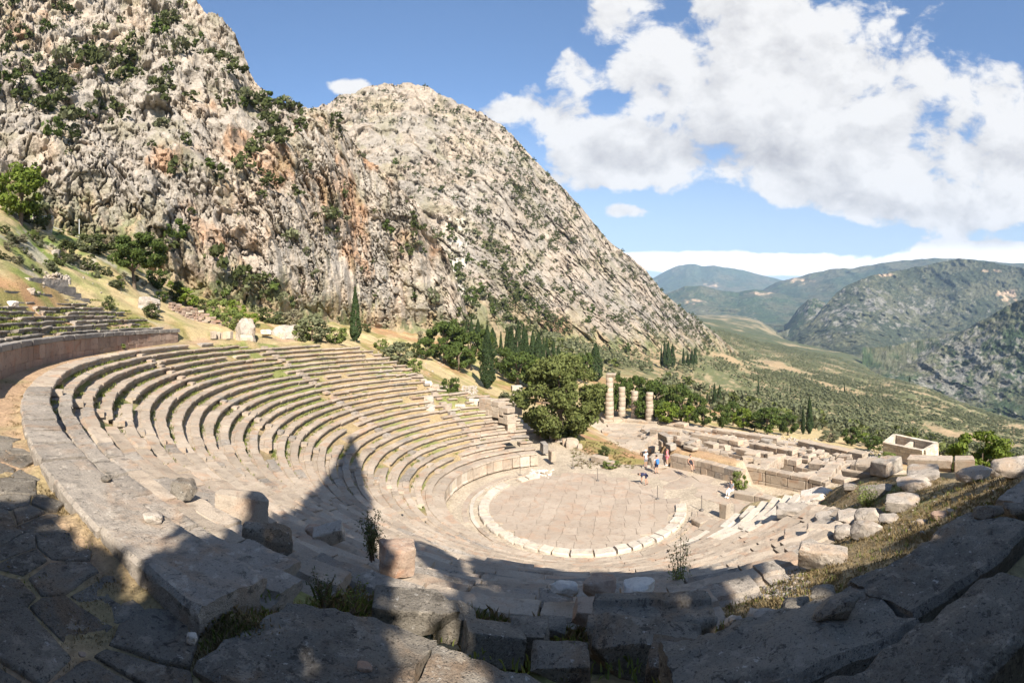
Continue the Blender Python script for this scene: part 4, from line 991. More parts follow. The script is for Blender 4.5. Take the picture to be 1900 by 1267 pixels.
# ------------------------------------------------------------------ boulders and fallen blocks, each a thing
ROCKS = [
 # name, label, cat, x0, x1, ytop, ybase, material, seed, box, extra
 ('boulder', 'large white boulder at the head of the white seats', 1487, 1546, 899, 940, M_ROCK_WHITE, .25, {}),
 ('boulder', 'weathered grey rock under the long raised lintel block', 1684, 1742, 878, 896, M_ROCK, .4, dict(depth=1.2)),
 ('boulder', 'broad flat rock under the square raised block', 1774, 1848, 872, 895, M_ROCK, .15, dict(depth=.8)),
 ('boulder', 'jutting rock left of and below the lintel block', 1664, 1726, 893, 912, M_ROCK, .3, {}),
 ('stone_block', 'short worn block at the corner beyond the white boulder', 1566, 1597, 893, 912, M_SEAT_OLD, .7, {}),
 ('stone_block', 'long worn block beside the leafy plant on the right', 1596, 1664, 898, 926, M_SEAT_OLD, .8, dict(depth=.6)),
 ('stone_block', 'broad flat-topped slab with a straight crack on the right grass', 1645, 1705, 912, 950, M_ROCK, .8, dict(depth=1.0, cut=1)),
 ('boulder', 'hollow-sided boulder in deep shade below the leafy plant', 1586, 1640, 936, 976, M_ROCK, .15, dict(depth=.8)),
 ('rock', 'pale broken rock right of the hollow-sided boulder', 1632, 1666, 953, 972, M_ROCK, .2, {}),
 ('stone_block', 'pale broken block with a rough dark end below the white boulder', 1443, 1508, 932, 966, M_ROCK, .5, dict(cut=2, depth=.7)),
 ('stone_block', 'pale block with a bluish shaded face right of the white seats', 1513, 1550, 948, 978, M_ROCK, .7, dict(cut=2)),
 ('stone_block', 'pale smooth block left of the hollow-sided boulder', 1547, 1596, 942, 978, M_ROCK, .4, {}),
 ('stone_block', 'dappled cracked seat block at the right end of the seats', 1457, 1512, 978, 1012, M_SEAT, .75, dict(depth=.8)),
 ('stone_block', 'dappled block with a sunken middle beside the grass bank', 1498, 1550, 970, 1003, M_SEAT, .7, dict(depth=.7)),
 ('boulder', 'rounded dappled boulder with a dark cleft at its left', 1549, 1586, 968, 1001, M_ROCK, .3, {}),
 ('boulder', 'grey lichened boulder at the edge of the right grass', 1580, 1636, 962, 1000, M_ROCK, .25, dict(depth=.7)),
 ('stone_block', 'big tilted block with striped weathering on the right grass', 1484, 1570, 1002, 1056, M_ROCK, .75, dict(depth=.55, cut=2, rot=(.1, .12, -.55))),
 ('rock', 'small pinkish rock lying on the shaded grass', 1728, 1758, 950, 965, M_ROCK_RED, .2, {}),
 ('rock', 'small pale rock beside the pinkish one on the grass', 1754, 1770, 942, 956, M_ROCK, .2, {}),
 ('boulder', 'pale broken boulder at the far right edge beside the bush', 1842, 1935, 842, 886, M_ROCK, .3, dict(depth=.7, cut=2)),
 ('boulder', 'grey rock half hidden by the pale boulder at the far right', 1838, 1868, 862, 884, M_ROCK, .4, {}),
 ('boulder', 'dark tall boulder at the right edge behind the big slabs', 1862, 1930, 918, 968, M_ROCK_DARK, .2, {}),
 ('rock', 'small flat stone on the right grass above the cracked slab', 1700, 1722, 962, 976, M_ROCK, .2, {}),
]
for i, (nm, lab, x0, x1, yt, yb, m, bx, ex) in enumerate(ROCKS):
    place_rock(nm, lab, 'boulder' if nm == 'boulder' else 'rock' if nm == 'rock' else 'stone block', x0, x1, yt, yb, m, 200 + i, bx, **ex)
# the raised blocks on their rocks
def raised():
    v = px_dir(1726, 880); a = math.atan2(v[0], v[1]); P = at(1726, 878, 27.0); zb = P[2]
    t = thing('lintel_block', 'long raised lintel block with an undercut face on the right', 'stone block', (P[0], P[1], zb), None, (0, 0, -a - .12))
    link('upper_band', box_mesh('upper_band', 2.45, 1.0, .46, M_SEAT, 2, .03, .04), t, (0, 0, .42)); link('lower_band', box_mesh('lower_band', 2.38, .82, .42, M_SEAT, 3, .02, .03), t, (0, .06, 0))
    o = link('square_block', box_mesh('square_block', 1.12, 1.0, 1.0, M_SEAT, 7, .05, .06, 2), None, (P[0] + cos(a + .12) * 1.86, P[1] - sin(a + .12) * 1.86, zb - .08), (.03, .04, -a - .02))
    tag(o, 'square raised block with a pitted face beside the lintel block', 'stone block')
raised()
ROW_Z = lambda k: -k * H_
MID = [
 ('stone_block', 'block with an orange-stained side left of centre in the dappled shade', 705, 768, 998, 1064, M_ROCK_RED, .62, dict(dz=ROW_Z(4.6), depth=.8, rot=(.05, .03, .5), cut=3, rough=.2)),
 ('boulder', 'small round reddish rock behind the tilted pale block on the seats', 566, 601, 968, 998, M_ROCK_RED, .15, dict(dz=ROW_Z(6.6))),
 ('stone_block', 'tilted pale block beside the small reddish rock on the seats', 584, 638, 970, 1012, M_ROCK, .75, dict(dz=ROW_Z(6.4), depth=.6, rot=(.2, -.3, .5))),
 ('stone_block', 'big pale slab tipped on its edge among the left seats', 402, 497, 905, 968, M_SEAT, .8, dict(dz=ROW_Z(3.9), depth=.35, rot=(-.25, .05, .62), cut=1)),
 ('rock', 'dark broken rock jutting from the seats left of the tipped slab', 318, 364, 884, 926, M_ROCK_DARK, .35, dict(dz=ROW_Z(2.6), cut=2)),
 ('rock', 'rough grey rock on the topmost row at the shadow edge', 264, 301, 946, 972, M_ROCK, .3, dict(dz=0.02, depth=.8, cut=2)),
 ('rock', 'little dark stone on the topmost row', 188, 208, 880, 892, M_ROCK_DARK, .3, dict(dz=0.02)),
 ('stone_block', 'rough dark block lying along the row above the tilted pale block', 452, 540, 968, 1028, M_ROCK_DARK, .6, dict(dz=ROW_Z(3.0), depth=.35, rot=(.02, .1, .72))),
 ('rock', 'white pointed stone on a seat block at the bottom centre', 1022, 1070, 1074, 1108, M_ROCK_WHITE, .3, dict(dz=ROW_Z(4.6), depth=.6, cut=3)),
 ('boulder', 'brown pointed rock right of the white pointed stone', 1084, 1142, 1060, 1110, M_ROCK_RED, .25, dict(dz=ROW_Z(4.4), depth=.8, cut=2)),
 ('rock', 'white flat rock behind the long grooved block', 1158, 1212, 1084, 1108, M_ROCK_WHITE, .3, dict(dz=ROW_Z(4.4), cut=1)),
 ('stone_block', 'grey seat block below the white pointed stone', 1000, 1062, 1092, 1142, M_SEAT_OLD, .8, dict(dz=ROW_Z(5.7), depth=.9)),
 ('stone_block', 'tan block wedged behind the end of the long grooved block', 1060, 1118, 1106, 1158, M_ROCK_RED, .8, dict(dz=ROW_Z(4.4), depth=.9)),
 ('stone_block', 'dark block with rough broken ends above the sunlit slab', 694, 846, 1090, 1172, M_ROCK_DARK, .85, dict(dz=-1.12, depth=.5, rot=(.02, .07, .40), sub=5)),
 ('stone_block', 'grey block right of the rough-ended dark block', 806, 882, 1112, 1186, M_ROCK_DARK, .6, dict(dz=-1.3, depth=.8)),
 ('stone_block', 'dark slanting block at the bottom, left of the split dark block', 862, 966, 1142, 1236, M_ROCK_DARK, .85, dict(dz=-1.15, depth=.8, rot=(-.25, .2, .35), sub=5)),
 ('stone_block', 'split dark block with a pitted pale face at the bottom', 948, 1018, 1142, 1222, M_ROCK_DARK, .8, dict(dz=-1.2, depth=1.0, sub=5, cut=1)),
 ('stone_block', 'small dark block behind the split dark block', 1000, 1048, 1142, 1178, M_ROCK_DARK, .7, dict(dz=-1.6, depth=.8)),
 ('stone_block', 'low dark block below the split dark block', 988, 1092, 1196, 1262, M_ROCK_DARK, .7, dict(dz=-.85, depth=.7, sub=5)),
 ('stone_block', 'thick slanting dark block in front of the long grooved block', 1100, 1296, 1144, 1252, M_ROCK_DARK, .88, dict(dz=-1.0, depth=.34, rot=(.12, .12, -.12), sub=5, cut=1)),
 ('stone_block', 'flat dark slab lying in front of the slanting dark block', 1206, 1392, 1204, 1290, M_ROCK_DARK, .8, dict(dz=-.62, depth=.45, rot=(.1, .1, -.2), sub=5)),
 ('rock', 'angular grey rock right of the slanting dark block', 1296, 1344, 1172, 1216, M_ROCK_DARK, .25, dict(dz=-.8, cut=3)),
 ('rock', 'upright pointed grey stone on the sunny earth', 1345, 1382, 1136, 1178, M_ROCK, .2, dict(depth=.6, cut=2)),
 ('rock', 'pale sloping rock at the left foot of the big cracked slab', 1386, 1446, 1122, 1170, M_ROCK, .25, dict(cut=3)),
 ('boulder', 'dark rock behind the rounded boulder on the big slab', 1502, 1548, 1078, 1114, M_ROCK_DARK, .2, dict(dz=-.1)),
 ('boulder', 'dark rock cluster at the left edge of the big cracked slab', 1448, 1508, 1106, 1150, M_ROCK_DARK, .3, dict(dz=-.32, cut=2)),
 ('boulder', 'rounded grey boulder resting on the big cracked slab', 1504, 1592, 1092, 1160, M_ROCK_DARK, .1, dict(dz=.06, depth=.75, sub=5, rough=.1, rot=(.1, -.35, -.5))),
 ('boulder', 'flat-topped rounded boulder over the gap between the big slabs', 1806, 1862, 930, 966, M_ROCK_DARK, .1, dict(dz=.12, depth=.8, rough=.08)),
 ('rock', 'small pale broken rock in the gap between the big slabs', 1822, 1848, 996, 1022, M_ROCK, .2, dict(dz=-.3, cut=3)),
 ('rock', 'small reddish stone at the bottom right of the dark blocks', 1310, 1336, 1240, 1266, M_ROCK_RED, .1, dict(dz=-.35)),
 ('pebble', 'small white pebble on the dark flagstones at the bottom left', 347, 366, 1170, 1197, M_ROCK_WHITE, .2, dict(dz=-.24, sub=3)),
 ('pebble', 'orange-red chip of brick on the big dark slab', 664, 690, 1228, 1248, M_ROCK_RED, .4, dict(dz=-.1, sub=3)),
 ('pebble', 'tiny reddish stone on the flagstones at far left', 146, 160, 1208, 1220, M_ROCK_RED, .4, dict(dz=-.24, sub=2)),
 ('pebble', 'tiny red pebble between rocks at the bottom right', 1362, 1376, 1190, 1206, M_ROCK_RED, .2, dict(sub=2)),
]
for i, (nm, lab, x0, x1, yt, yb, m, bx, ex) in enumerate(MID):
    place_rock(nm, lab, nm.replace('_', ' '), x0, x1, yt, yb, m, 400 + i, bx, **ex)
def grooved():
    P = np.array(pz(1211, 1152, -.92)) - np.array([0, 0, .56]); t = thing('grooved_block', 'long dark block with a grooved top in the bottom foreground', 'stone block', P, None, (0, 0, -.055))
    arc = lambda a, b: None
    pr = [(0, .52), (0, -.1), (.68, -.1), (.68, .60), (.46, .60), (.43, .545), (.06, .55)]
    q = resample(pr, .05); n = 36; L = 1.68
    V = np.array([[-L / 2 + L * i / (n - 1), p[0] - .1, p[1]] for i in range(n) for p in q])
    c = np.array([0, .28, .3]); V = V + np.stack([fbm(V * 3 + s, 4, 70 + s) for s in (0, 4, 8)], -1) * .035
    V = c + (V - c) * (1 - .05 * sstep(np.abs(V[:, :1]), L / 2 - .12, L / 2 + .02) * (1 + fbm(V * 4, 3, 9)[:, None]))
    m = len(q); Fc = [(i * m + j, i * m + (j + 1) % m, (i + 1) * m + (j + 1) % m, (i + 1) * m + j) for i in range(n - 1) for j in range(m)]
    Fc += [tuple(range(m - 1, -1, -1)), tuple((n - 1) * m + j for j in range(m))]
    link('block_body', mesh_np('block_body', V, Fc, M_ROCK_DARK, True), t)
grooved()
# the big slabs of the topmost row where it passes below the camera
def near_slabs():
    sl = [('big broken slab in the bottom foreground with a patch of sun', 267.15, 270.05, R0 - .28, -.14, 1.6, .02),
          ('slab past the crack, right of the sunlit patch at the bottom', 270.15, 273.0, R0 - .05, -.16, 1.5, -.05),
          ('dark slab left of the winding crack in the right foreground', 273.7, 277.35, R0 - .40, .02, 1.18, .02),
          ('dark slab right of the winding crack in the right foreground', 277.42, 281.4, R0 - .44, .07, 1.14, .03),
          ('dark slab at the bottom right corner with a steep side', 273.9, 279.2, R0 + .86, .16, .95, .04),
          ('dark slab beyond the gap at the right edge', 280.9, 288, R0 + .95, .18, 1.2, 0)]
    for i, (lab, a, b, r, z, w, tl) in enumerate(sl):
        t = thing('near_slab', lab, 'stone slab', (0, 0, 0), 'big slabs of the topmost row near the camera')
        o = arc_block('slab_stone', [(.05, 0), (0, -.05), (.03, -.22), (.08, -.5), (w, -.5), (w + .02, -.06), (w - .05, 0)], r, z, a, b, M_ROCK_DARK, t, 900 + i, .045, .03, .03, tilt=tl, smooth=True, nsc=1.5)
        me = o.data; V = np.empty(len(me.vertices) * 3, np.float32); me.vertices.foreach_get('co', V); V = V.reshape(-1, 3).astype(float)
        R = np.hypot(V[:, 0], V[:, 1]); A = np.arctan2(V[:, 1], V[:, 0]); f = sstep((r + w * .6) - R, 0, w * .6)
        bite = fbm(np.stack([A * 34, 0 * A, 0 * A + i * 3.1], -1), 4, 5) * .20 + np.abs(fbm(np.stack([A * 80, 0 * A, 0 * A + i], -1), 3, 6)) * .10
        wv = fbm(np.stack([R * 3 + i * 5, 0 * R, 0 * R], -1), 3, 8) * .0035 * (1 if i in (2, 3) else .4)      # the crack winds
        R = R + f * (bite + .02); A = A + wv
        top = sstep(V[:, 2], z - .15, z)
        V = np.stack([R * np.cos(A), R * np.sin(A), V[:, 2] + top * (fbm(V * np.array([1.1, 1.1, 0]) + 3, 4, 12) * .07 + ridged(V * np.array([4.5, 4.5, 0]), 3, 13) * .016 - .04 * f * f)], -1)
        me.vertices.foreach_set('co', V.astype(np.float32).ravel()); me.update(); me.set_sharp_from_angle(angle=rad(30))
near_slabs()

# ------------------------------------------------------------------ the far side: debris, walls, big rocks
FAR = [
 ('boulder', 'big pointed rock above the top of the seats, over a squared block', 438, 472, 590, 634, M_ROCK, .25, dict(d=56)),
 ('stone_block', 'squared block in front of the big pointed rock', 446, 470, 620, 637, M_TEMPLE, .85, dict(d=53.5)),
 ('boulder', 'large sloping boulder at the top of the seats before the bushes', 500, 570, 601, 638, M_ROCK, .2, dict(d=60, cut=1)),
 ('rock', 'small white rock between the two big rocks above the seats', 484, 502, 611, 622, M_ROCK_WHITE, .3, dict(d=58)),
 ('boulder', 'white limestone boulder on the grassy hill below the bright pine', 56, 98, 396, 424, M_ROCK_WHITE, .3, dict(cut=2)),
 ('rock', 'small pale rock on the grassy hill', 96, 112, 462, 476, M_ROCK, .3, {}),
 ('rock', 'white rock at the left end of the upper seats', 12, 34, 558, 572, M_ROCK_WHITE, .2, {}),
 ('rock', 'pale rock left of the stepped base on the red slope', 50, 66, 534, 546, M_ROCK, .3, {}),
 ('rock', 'flat pale rock outcrop beside the upper seats', 258, 296, 550, 578, M_ROCK, .3, dict(depth=1.2)),
 ('stone_block', 'squared block among debris behind the far seats', 801, 816, 712, 725, M_TEMPLE, .85, {}),
 ('stone_block', 'low block right of the squared debris block', 817, 831, 715, 724, M_TEMPLE, .8, {}),
 ('stone_block', 'white block before the small round bush on the far slope', 789, 802, 706, 717, M_ROCK_WHITE, .5, {}),
 ('stone_block', 'white broken block on the ledge of the far seats', 783, 811, 749, 763, M_MARBLE, .6, {}),
 ('stone_block', 'grey long block beside the white broken block on the far ledge', 811, 838, 747, 759, M_SEAT, .7, {}),
 ('stone_block', 'pale block near the end of the far ledge', 845, 863, 748, 759, M_MARBLE, .6, {}),
 ('stone_block', 'upright white block left of the bare end wall', 871, 879, 738, 752, M_MARBLE, .8, {}),
 ('stone_block', 'second upright white block touching the bare end wall', 880, 890, 739, 753, M_MARBLE, .8, {}),
 ('rock', 'big grey rock where the far seats step down', 786, 804, 734, 750, M_ROCK, .3, {}),
]
for i, (nm, lab, x0, x1, yt, yb, m, bx, ex) in enumerate(FAR):
    place_rock(nm, lab, nm.replace('_', ' '), x0, x1, yt, yb, m, 600 + i, bx, sub=4, **dict(dict(rough=.24, nsc=2.2), **ex))
def far_walls():
    t = thing('end_wall', 'bare stepped end wall of the far seats beside the big tree', 'stone wall')
    wall_line(t, [pz(888, 738, -6.3), pz(912, 742, -6.3), pz(925, 748, -6.5), pz(942, 764, -7.2), pz(958, 788, -8.6)], [.55, .55, .6], 1.1, 1.3, [M_SEAT, M_TEMPLE], 91, .1, .03)
    t = thing('ruined_wall', 'ruined reddish masonry wall stepping down behind the upper seats', 'stone wall')
    a, b, c = at(318, 560, 60), at(368, 572, 62), at(428, 606, 63)
    wall_line(t, [tuple(a), tuple(b), tuple(c)], [.35] * 8, .8, .7, [M_WALL_RED, M_SEAT, M_WALL_RED], 92, .3, .02, .05, .05)
    t = thing('curved_bench', 'curved stone bench beside the big pointed rock', 'stone bench')
    for i in range(5):
        P = at(396 + i * 7.5, 622 + abs(i - 2) * -1.0, 53 + [0, .8, 1.1, .8, 0][i]); link('bench_block', box_mesh('bench_block', .52, .6, .8, M_TEMPLE, i, .03, .03), t, P - np.array([0, 0, .5]), (0, 0, .7 + (2 - i) * .25))
    t = thing('marble_pillar', 'white marble pier standing left of the big spreading tree', 'pillar', tuple(at(959, 762, 64)))
    for i, w in enumerate((1.25, 1.2, 1.2, 1.15, 1.2, 1.4)):
        link('pier_block', box_mesh('pier_block', w, w, .62, M_MARBLE, i, .03, .03), t, (0, 0, i * .63 - .5), (0, 0, .3))
    rs = random.Random(12)
    # stones edging the path behind the orchestra
    ORDL = ['first', 'second', 'third', 'fourth', 'fifth', 'sixth', 'seventh', 'eighth']
    for i, (x, yt, yb, w) in enumerate([(984, 796, 806, 14), (1000, 795, 810, 10), (1012, 796, 816, 20), (1026, 804, 818, 12), (1038, 806, 822, 14), (1050, 812, 828, 12), (1062, 812, 832, 22), (1076, 822, 834, 9)]):
        place_rock('edge_stone', ORDL[i] + ' upright stone, counted from the seats, edging the path under the big tree', 'edging stone', x - w / 2, x + w / 2, yt, yb, rs.choice([M_TEMPLE, M_SEAT, M_ROCK]), 700 + i, .7, sub=3, group='stones edging the path under the big tree')
    for i, (x, y, l, lab) in enumerate([(1113, 857, 1.75, 'long low block at the end of the path edging'), (1134, 866, 1.0, 'short square block right of the long low edging block')]):
        P = pz(x, y, ZF); tag(link('edging_block', box_mesh('edging_block', l, .75, .55, M_SEAT, i + 40, .04, .04), None, P, (0, 0, -.62)), lab, 'stone block')
    for i, (x, y, lab) in enumerate([(1009, 839, 'dark upright slab leaning at the end of the lowest seats'), (1024, 855, 'grey upright slab standing at the end of the low slab wall')]):
        P = pz(x, y, -11.6); tag(link('upright_stone', box_mesh('upright_stone', .5, .9, 1.0, M_COPING if i == 0 else M_TEMPLE, i + 50, .06, .04), None, P, (.1 * (1 - i), 0, .5)), lab, 'stone slab')
    place_rock('boulder', 'pale hollowed boulder beside the person with the blue backpack', 'boulder', 1203, 1233, 838, 870, M_ROCK, 801, .3, depth=.7)
    place_rock('rock', 'grey flat rock at the feet of the person with the blue backpack', 'rock', 1190, 1207, 862, 870, M_ROCK, 802, .4)
    place_rock('rock', 'long pale flat rock on the stage edge below the hollowed boulder', 'rock', 1208, 1236, 864, 873, M_SEAT, 803, .4)
far_walls()
def rubble(name, label_pts, n, smin, smax, mat, seed, lift=0):
    """a heap nobody could count: one object"""
    rs = np.random.default_rng(seed); Vs, Fs, o = [], [], 0
    base = [np.array([[v.co[0], v.co[1], v.co[2]] for v in rock_mesh('t', (1, 1, 1), s, mat, .3, 1, .3).vertices]) for s in range(5)]
    me0 = rock_mesh('t', (1, 1, 1), 0, mat, .3, 1, .3); tri = np.array([list(p.vertices) for p in me0.polygons])
    for i in range(n):
        P, dz = label_pts(rs)
        if not 3 < math.hypot(P[0] - CX, P[1] - CY) < 400: continue
        s = rs.uniform(smin, smax); B = base[i % 5] * s * rs.uniform(.7, 1.3, 3)
        a = rs.uniform(0, 6.28); R = np.array([[cos(a), -sin(a), 0], [sin(a), cos(a), 0], [0, 0, 1]])
        Vs.append(B @ R.T + P + np.array([0, 0, dz])); Fs.append(tri + o); o += len(B)
    return tag(link(name, mesh_np(name, np.concatenate(Vs), np.concatenate(Fs), mat)), kind='stuff')
def in_px(x0, x1, y0, y1, heap=0, skew=0):
    def f(rs):
        u, v = rs.random(), rs.random(); P, d = gpt(x0 + (x1 - x0) * u, y0 + (y1 - y0) * v + skew * u)
        return P, heap * rs.random() * (1 - abs(2 * u - 1)) * (1 - abs(2 * v - 1))
    return f
rubble('rubble', in_px(1348, 1500, 1052, 1112), 420, .03, .14, M_ROCK, 1, .03)
rubble('rubble', in_px(1330, 1440, 1178, 1225), 130, .02, .07, M_ROCK, 2)
rubble('rubble', in_px(984, 1026, 872, 888, .25), 90, .12, .35, M_ROCK_WHITE, 3)
rubble('rubble', in_px(80, 130, 512, 528, .9), 160, .15, .5, M_ROCK, 4)
rubble('rubble', in_px(858, 886, 716, 734, .6), 120, .2, .5, M_ROCK, 5)
rubble('rubble', in_px(1580, 1690, 835, 862, .5), 260, .2, .7, M_ROCK, 6)
rubble('rubble', in_px(1290, 1520, 792, 806, .3, 24), 260, .2, .7, M_ROCK, 7)
rubble('rubble', in_px(1165, 1185, 812, 838, .3), 90, .2, .45, M_ROCK, 8)
rubble('rubble', in_px(700, 860, 640, 700), 130, .1, .45, M_ROCK, 9)
rubble('rubble', in_px(60, 330, 440, 545), 130, .08, .4, M_ROCK, 10)
rubble('rubble', in_px(1560, 1880, 900, 1000), 160, .03, .14, M_ROCK, 11)
# ------------------------------------------------------------------ foliage
M_PINE = leaf_mat('pine_needles', (.035, .06, .016), (.105, .135, .03))
M_PINE_B = leaf_mat('bright_pine_needles', (.075, .125, .014), (.20, .24, .04))
M_CYP = leaf_mat('cypress_foliage', (.022, .042, .016), (.06, .085, .028))
M_OLIVE = leaf_mat('olive_leaves', (.085, .10, .048), (.20, .20, .11))
M_JUN = leaf_mat('juniper_leaves', (.06, .078, .022), (.18, .195, .06))
M_SHRUB = leaf_mat('cliff_shrub_leaves', (.04, .055, .018), (.115, .125, .045))
M_SHRUB_P = leaf_mat('pale_shrub_leaves', (.15, .14, .085), (.27, .24, .15))
M_WEED = leaf_mat('weed_leaves', (.09, .13, .03), (.24, .27, .08), .3)
M_GRASS = leaf_mat('green_grass_blades', (.10, .14, .03), (.26, .27, .07), .3)
M_DRY = leaf_mat('dry_grass_blades', (.20, .15, .07), (.37, .285, .155), .3)
M_BARK = plain_mat('bark', (.16, .12, .085), .9, 0, .35, 6)

def leaf_cards(name, pts, size, mat, seed, out=None, asp=.62):
    rs = np.random.default_rng(seed); n = len(pts)
    u = rs.normal(size=(n, 3)); u /= np.linalg.norm(u, axis=1, keepdims=True)
    if out is not None:                       # lie roughly along the surface of the clump
        nn = out / (np.linalg.norm(out, axis=1, keepdims=True) + 1e-9) + rs.normal(size=(n, 3)) * .55
        nn /= np.linalg.norm(nn, axis=1, keepdims=True); u = u - (u * nn).sum(1, keepdims=True) * nn
        u /= np.linalg.norm(u, axis=1, keepdims=True) + 1e-9; v = np.cross(nn, u)
    else:
        v = np.cross(u, rs.normal(size=(n, 3))); v /= np.linalg.norm(v, axis=1, keepdims=True)
    s = (np.asarray(size) * rs.uniform(.6, 1.35, n))[:, None]
    V = np.stack([pts - u * s, pts - v * s * asp, pts + u * s, pts + v * s * asp], 1).reshape(-1, 3)
    return mesh_np(name, V, np.arange(4 * n).reshape(n, 4), mat)
def crown_round(rx, rz, n, seed, clumps=26, lump=.36, low=-.75):
    rs = np.random.default_rng(seed); c = []
    while len(c) < clumps:
        p = rs.uniform(-1, 1, 3); l = np.linalg.norm(p)
        if l > 1 or p[2] < low: continue
        c.append(p / l * (.35 + .5 * l ** .5) if l > .2 else p)
    c = np.array(c); k = rs.integers(0, clumps, n)
    d = rs.normal(size=(n, 3)); d /= np.linalg.norm(d, axis=1, keepdims=True); d[:, 2] = d[:, 2] * .75
    rad_ = lump * rs.uniform(.55, 1.25, clumps)[k] * rs.uniform(.55, 1.05, n)
    p = c[k] + d * rad_[:, None]
    return p * np.array([rx, rx, rz]), d
def crown_column(r, h, n, seed, tip=1.0):
    rs = np.random.default_rng(seed); t = rs.random(n) ** 1.15
    prof = np.minimum(1, (t + .05) * 5) * (1 - t ** (1.25 * tip)) ** .95
    a = rs.uniform(0, 2 * pi, n); lob = 1 + .16 * np.sin(a * 3 + t * 14 + seed) + .12 * np.sin(a * 5 - t * 31)
    q = r * prof * lob * np.sqrt(rs.uniform(.55, 1, n))
    d = np.stack([np.cos(a), np.sin(a), .35 + 0 * a], -1)
    return np.stack([q * np.cos(a), q * np.sin(a), t * h], -1), d
def tube(path, r, ns=7):
    path = np.array(path, float); V, Fc = [], []
    for i, p in enumerate(path):
        t = path[min(i + 1, len(path) - 1)] - path[max(i - 1, 0)]; t = t / np.linalg.norm(t)
        a = np.cross(t, [0.3, 1, .1]); a /= np.linalg.norm(a); b = np.cross(t, a)
        for s in range(ns): V.append(p + (a * cos(2 * pi * s / ns) + b * sin(2 * pi * s / ns)) * r[i])
    for i in range(len(path) - 1):
        for s in range(ns): Fc.append((i * ns + s, i * ns + (s + 1) % ns, (i + 1) * ns + (s + 1) % ns, (i + 1) * ns + s))
    return V, Fc
def trunk_mesh(name, h, r, seed, limbs=4, spread=1.0, lean=.1):
    rs = np.random.default_rng(seed); V, Fc = [], []
    def add(path, rr):
        v, f = tube(path, rr); o = len(V); V.extend(v); Fc.extend([tuple(i + o for i in q) for q in f])
    mid = np.array([rs.normal(0, lean) * h * .3, rs.normal(0, lean) * h * .3, h * .55]); top = mid + np.array([rs.normal(0, lean) * h * .3, rs.normal(0, lean) * h * .3, h * .45])
    add([np.array([0, 0, -.4]), mid * .5, mid, top], [r * 1.25, r, r * .75, r * .3])
    for i in range(limbs):
        s = mid * rs.uniform(.75, 1.2); a = rs.uniform(0, 6.28); e = s + np.array([cos(a) * spread, sin(a) * spread, h * rs.uniform(.15, .4)])
        add([s, (s + e) / 2 + np.array([0, 0, .08 * h]), e], [r * .5, r * .35, r * .15])
    return mesh_np(name, V, Fc, M_BARK, True)

# shared crowns: unit height 1, base at 0
CYP = []
for i in range(4):
    p, d = crown_column(.085 + .02 * i, .97, 4200, 40 + i, 1 + .3 * i); p[:, 2] += .03
    CYP.append(leaf_cards('crown', p, .018, M_CYP, i, d))
CYP_T = trunk_mesh('trunk', .6, .018, 3, 0)
PINE = []
for i in range(4):
    p, d = crown_round(.47, .44, 3800, 60 + i, 46, .27, -.9); p[:, 2] += .52
    PINE.append((leaf_cards('crown', p, .034, M_PINE, i, d), leaf_cards('crown', p, .034, M_PINE_B, i, d), leaf_cards('crown', p, .030, M_OLIVE, i, d)))
PINE_T = [trunk_mesh('trunk', .75, .035, 20 + i, 4, .25, .12) for i in range(3)]
BUSH = {}
for nm, mt in (('g', M_SHRUB), ('b', M_PINE_B), ('o', M_OLIVE), ('p', M_SHRUB_P), ('y', M_WEED), ('d', M_PINE)):
    L = []
    for i in range(3):
        p, d = crown_round(.5, .52, 1800, 80 + i, 26, .32, -.8); p[:, 2] += .44
        L.append(leaf_cards('foliage', p, .045, mt, i, d))
    BUSH[nm] = L
STEM = trunk_mesh('stem', .55, .04, 9, 4, .3, .2)

def tree(name, label, cat, x, yb, yt, w, crown, trunk, group=None, d=None, wref=1.0, seed=0):
    wref = wref * .93
    if d is None: P, d = gpt(x, yb)
    else: P = at(x, yb, d); P[2] = zg1(P[0], P[1])
    yb2 = HY - (P[2] - CZ) / d * F; h = max((yb2 - yt) / F * d, .3); ww = w / F * d
    t = thing(name, label, cat, P, group, (0, 0, (seed * 1.7) % 6.28))
    if trunk: link('trunk' if trunk is not STEM else 'stem', trunk, t, None, None, (h, h, h))
    sx = ww / wref
    link('crown' if trunk is not STEM else 'foliage', crown, t, None, None, (sx, sx, h))
    return t
def side(x): return 'leftmost'
CYPL = [(659, 623, 533, 21, 'tall lone cypress standing above the far end of the seats', 76), (904, 722, 604, 29, 'broad tall cypress behind the end of the seats, nearest of the cypresses', None),
      (1105, 708, 637, 22, 'sharp-pointed cypress just right of the big spreading tree', None)]
for i, (x, yb, yt, w, lab, d) in enumerate(CYPL):
    tree('cypress_tree', lab, 'cypress', x, yb, yt, w, CYP[3 - i % 2 if i else 1], CYP_T, 'tall single cypresses', d, (.21, .27, .25)[i], i)
ORDC = ['first', 'second', 'third', 'fourth', 'fifth', 'sixth', 'seventh', 'eighth', 'ninth', 'tenth', 'eleventh', 'twelfth', 'thirteenth', 'fourteenth', 'fifteenth', 'sixteenth']
CG = [(866, 640, 599, 8), (874, 640, 597, 7), (884, 650, 602, 8), (916, 660, 622, 9), (930, 662, 615, 10), (940, 664, 620, 9), (951, 690, 611, 14), (960, 692, 616, 12), (969, 690, 606, 12), (978, 692, 614, 13), (988, 690, 620, 11), (998, 692, 623, 12), (1007, 690, 628, 10), (1016, 692, 634, 11), (1024, 690, 640, 9), (1033, 690, 646, 8)]
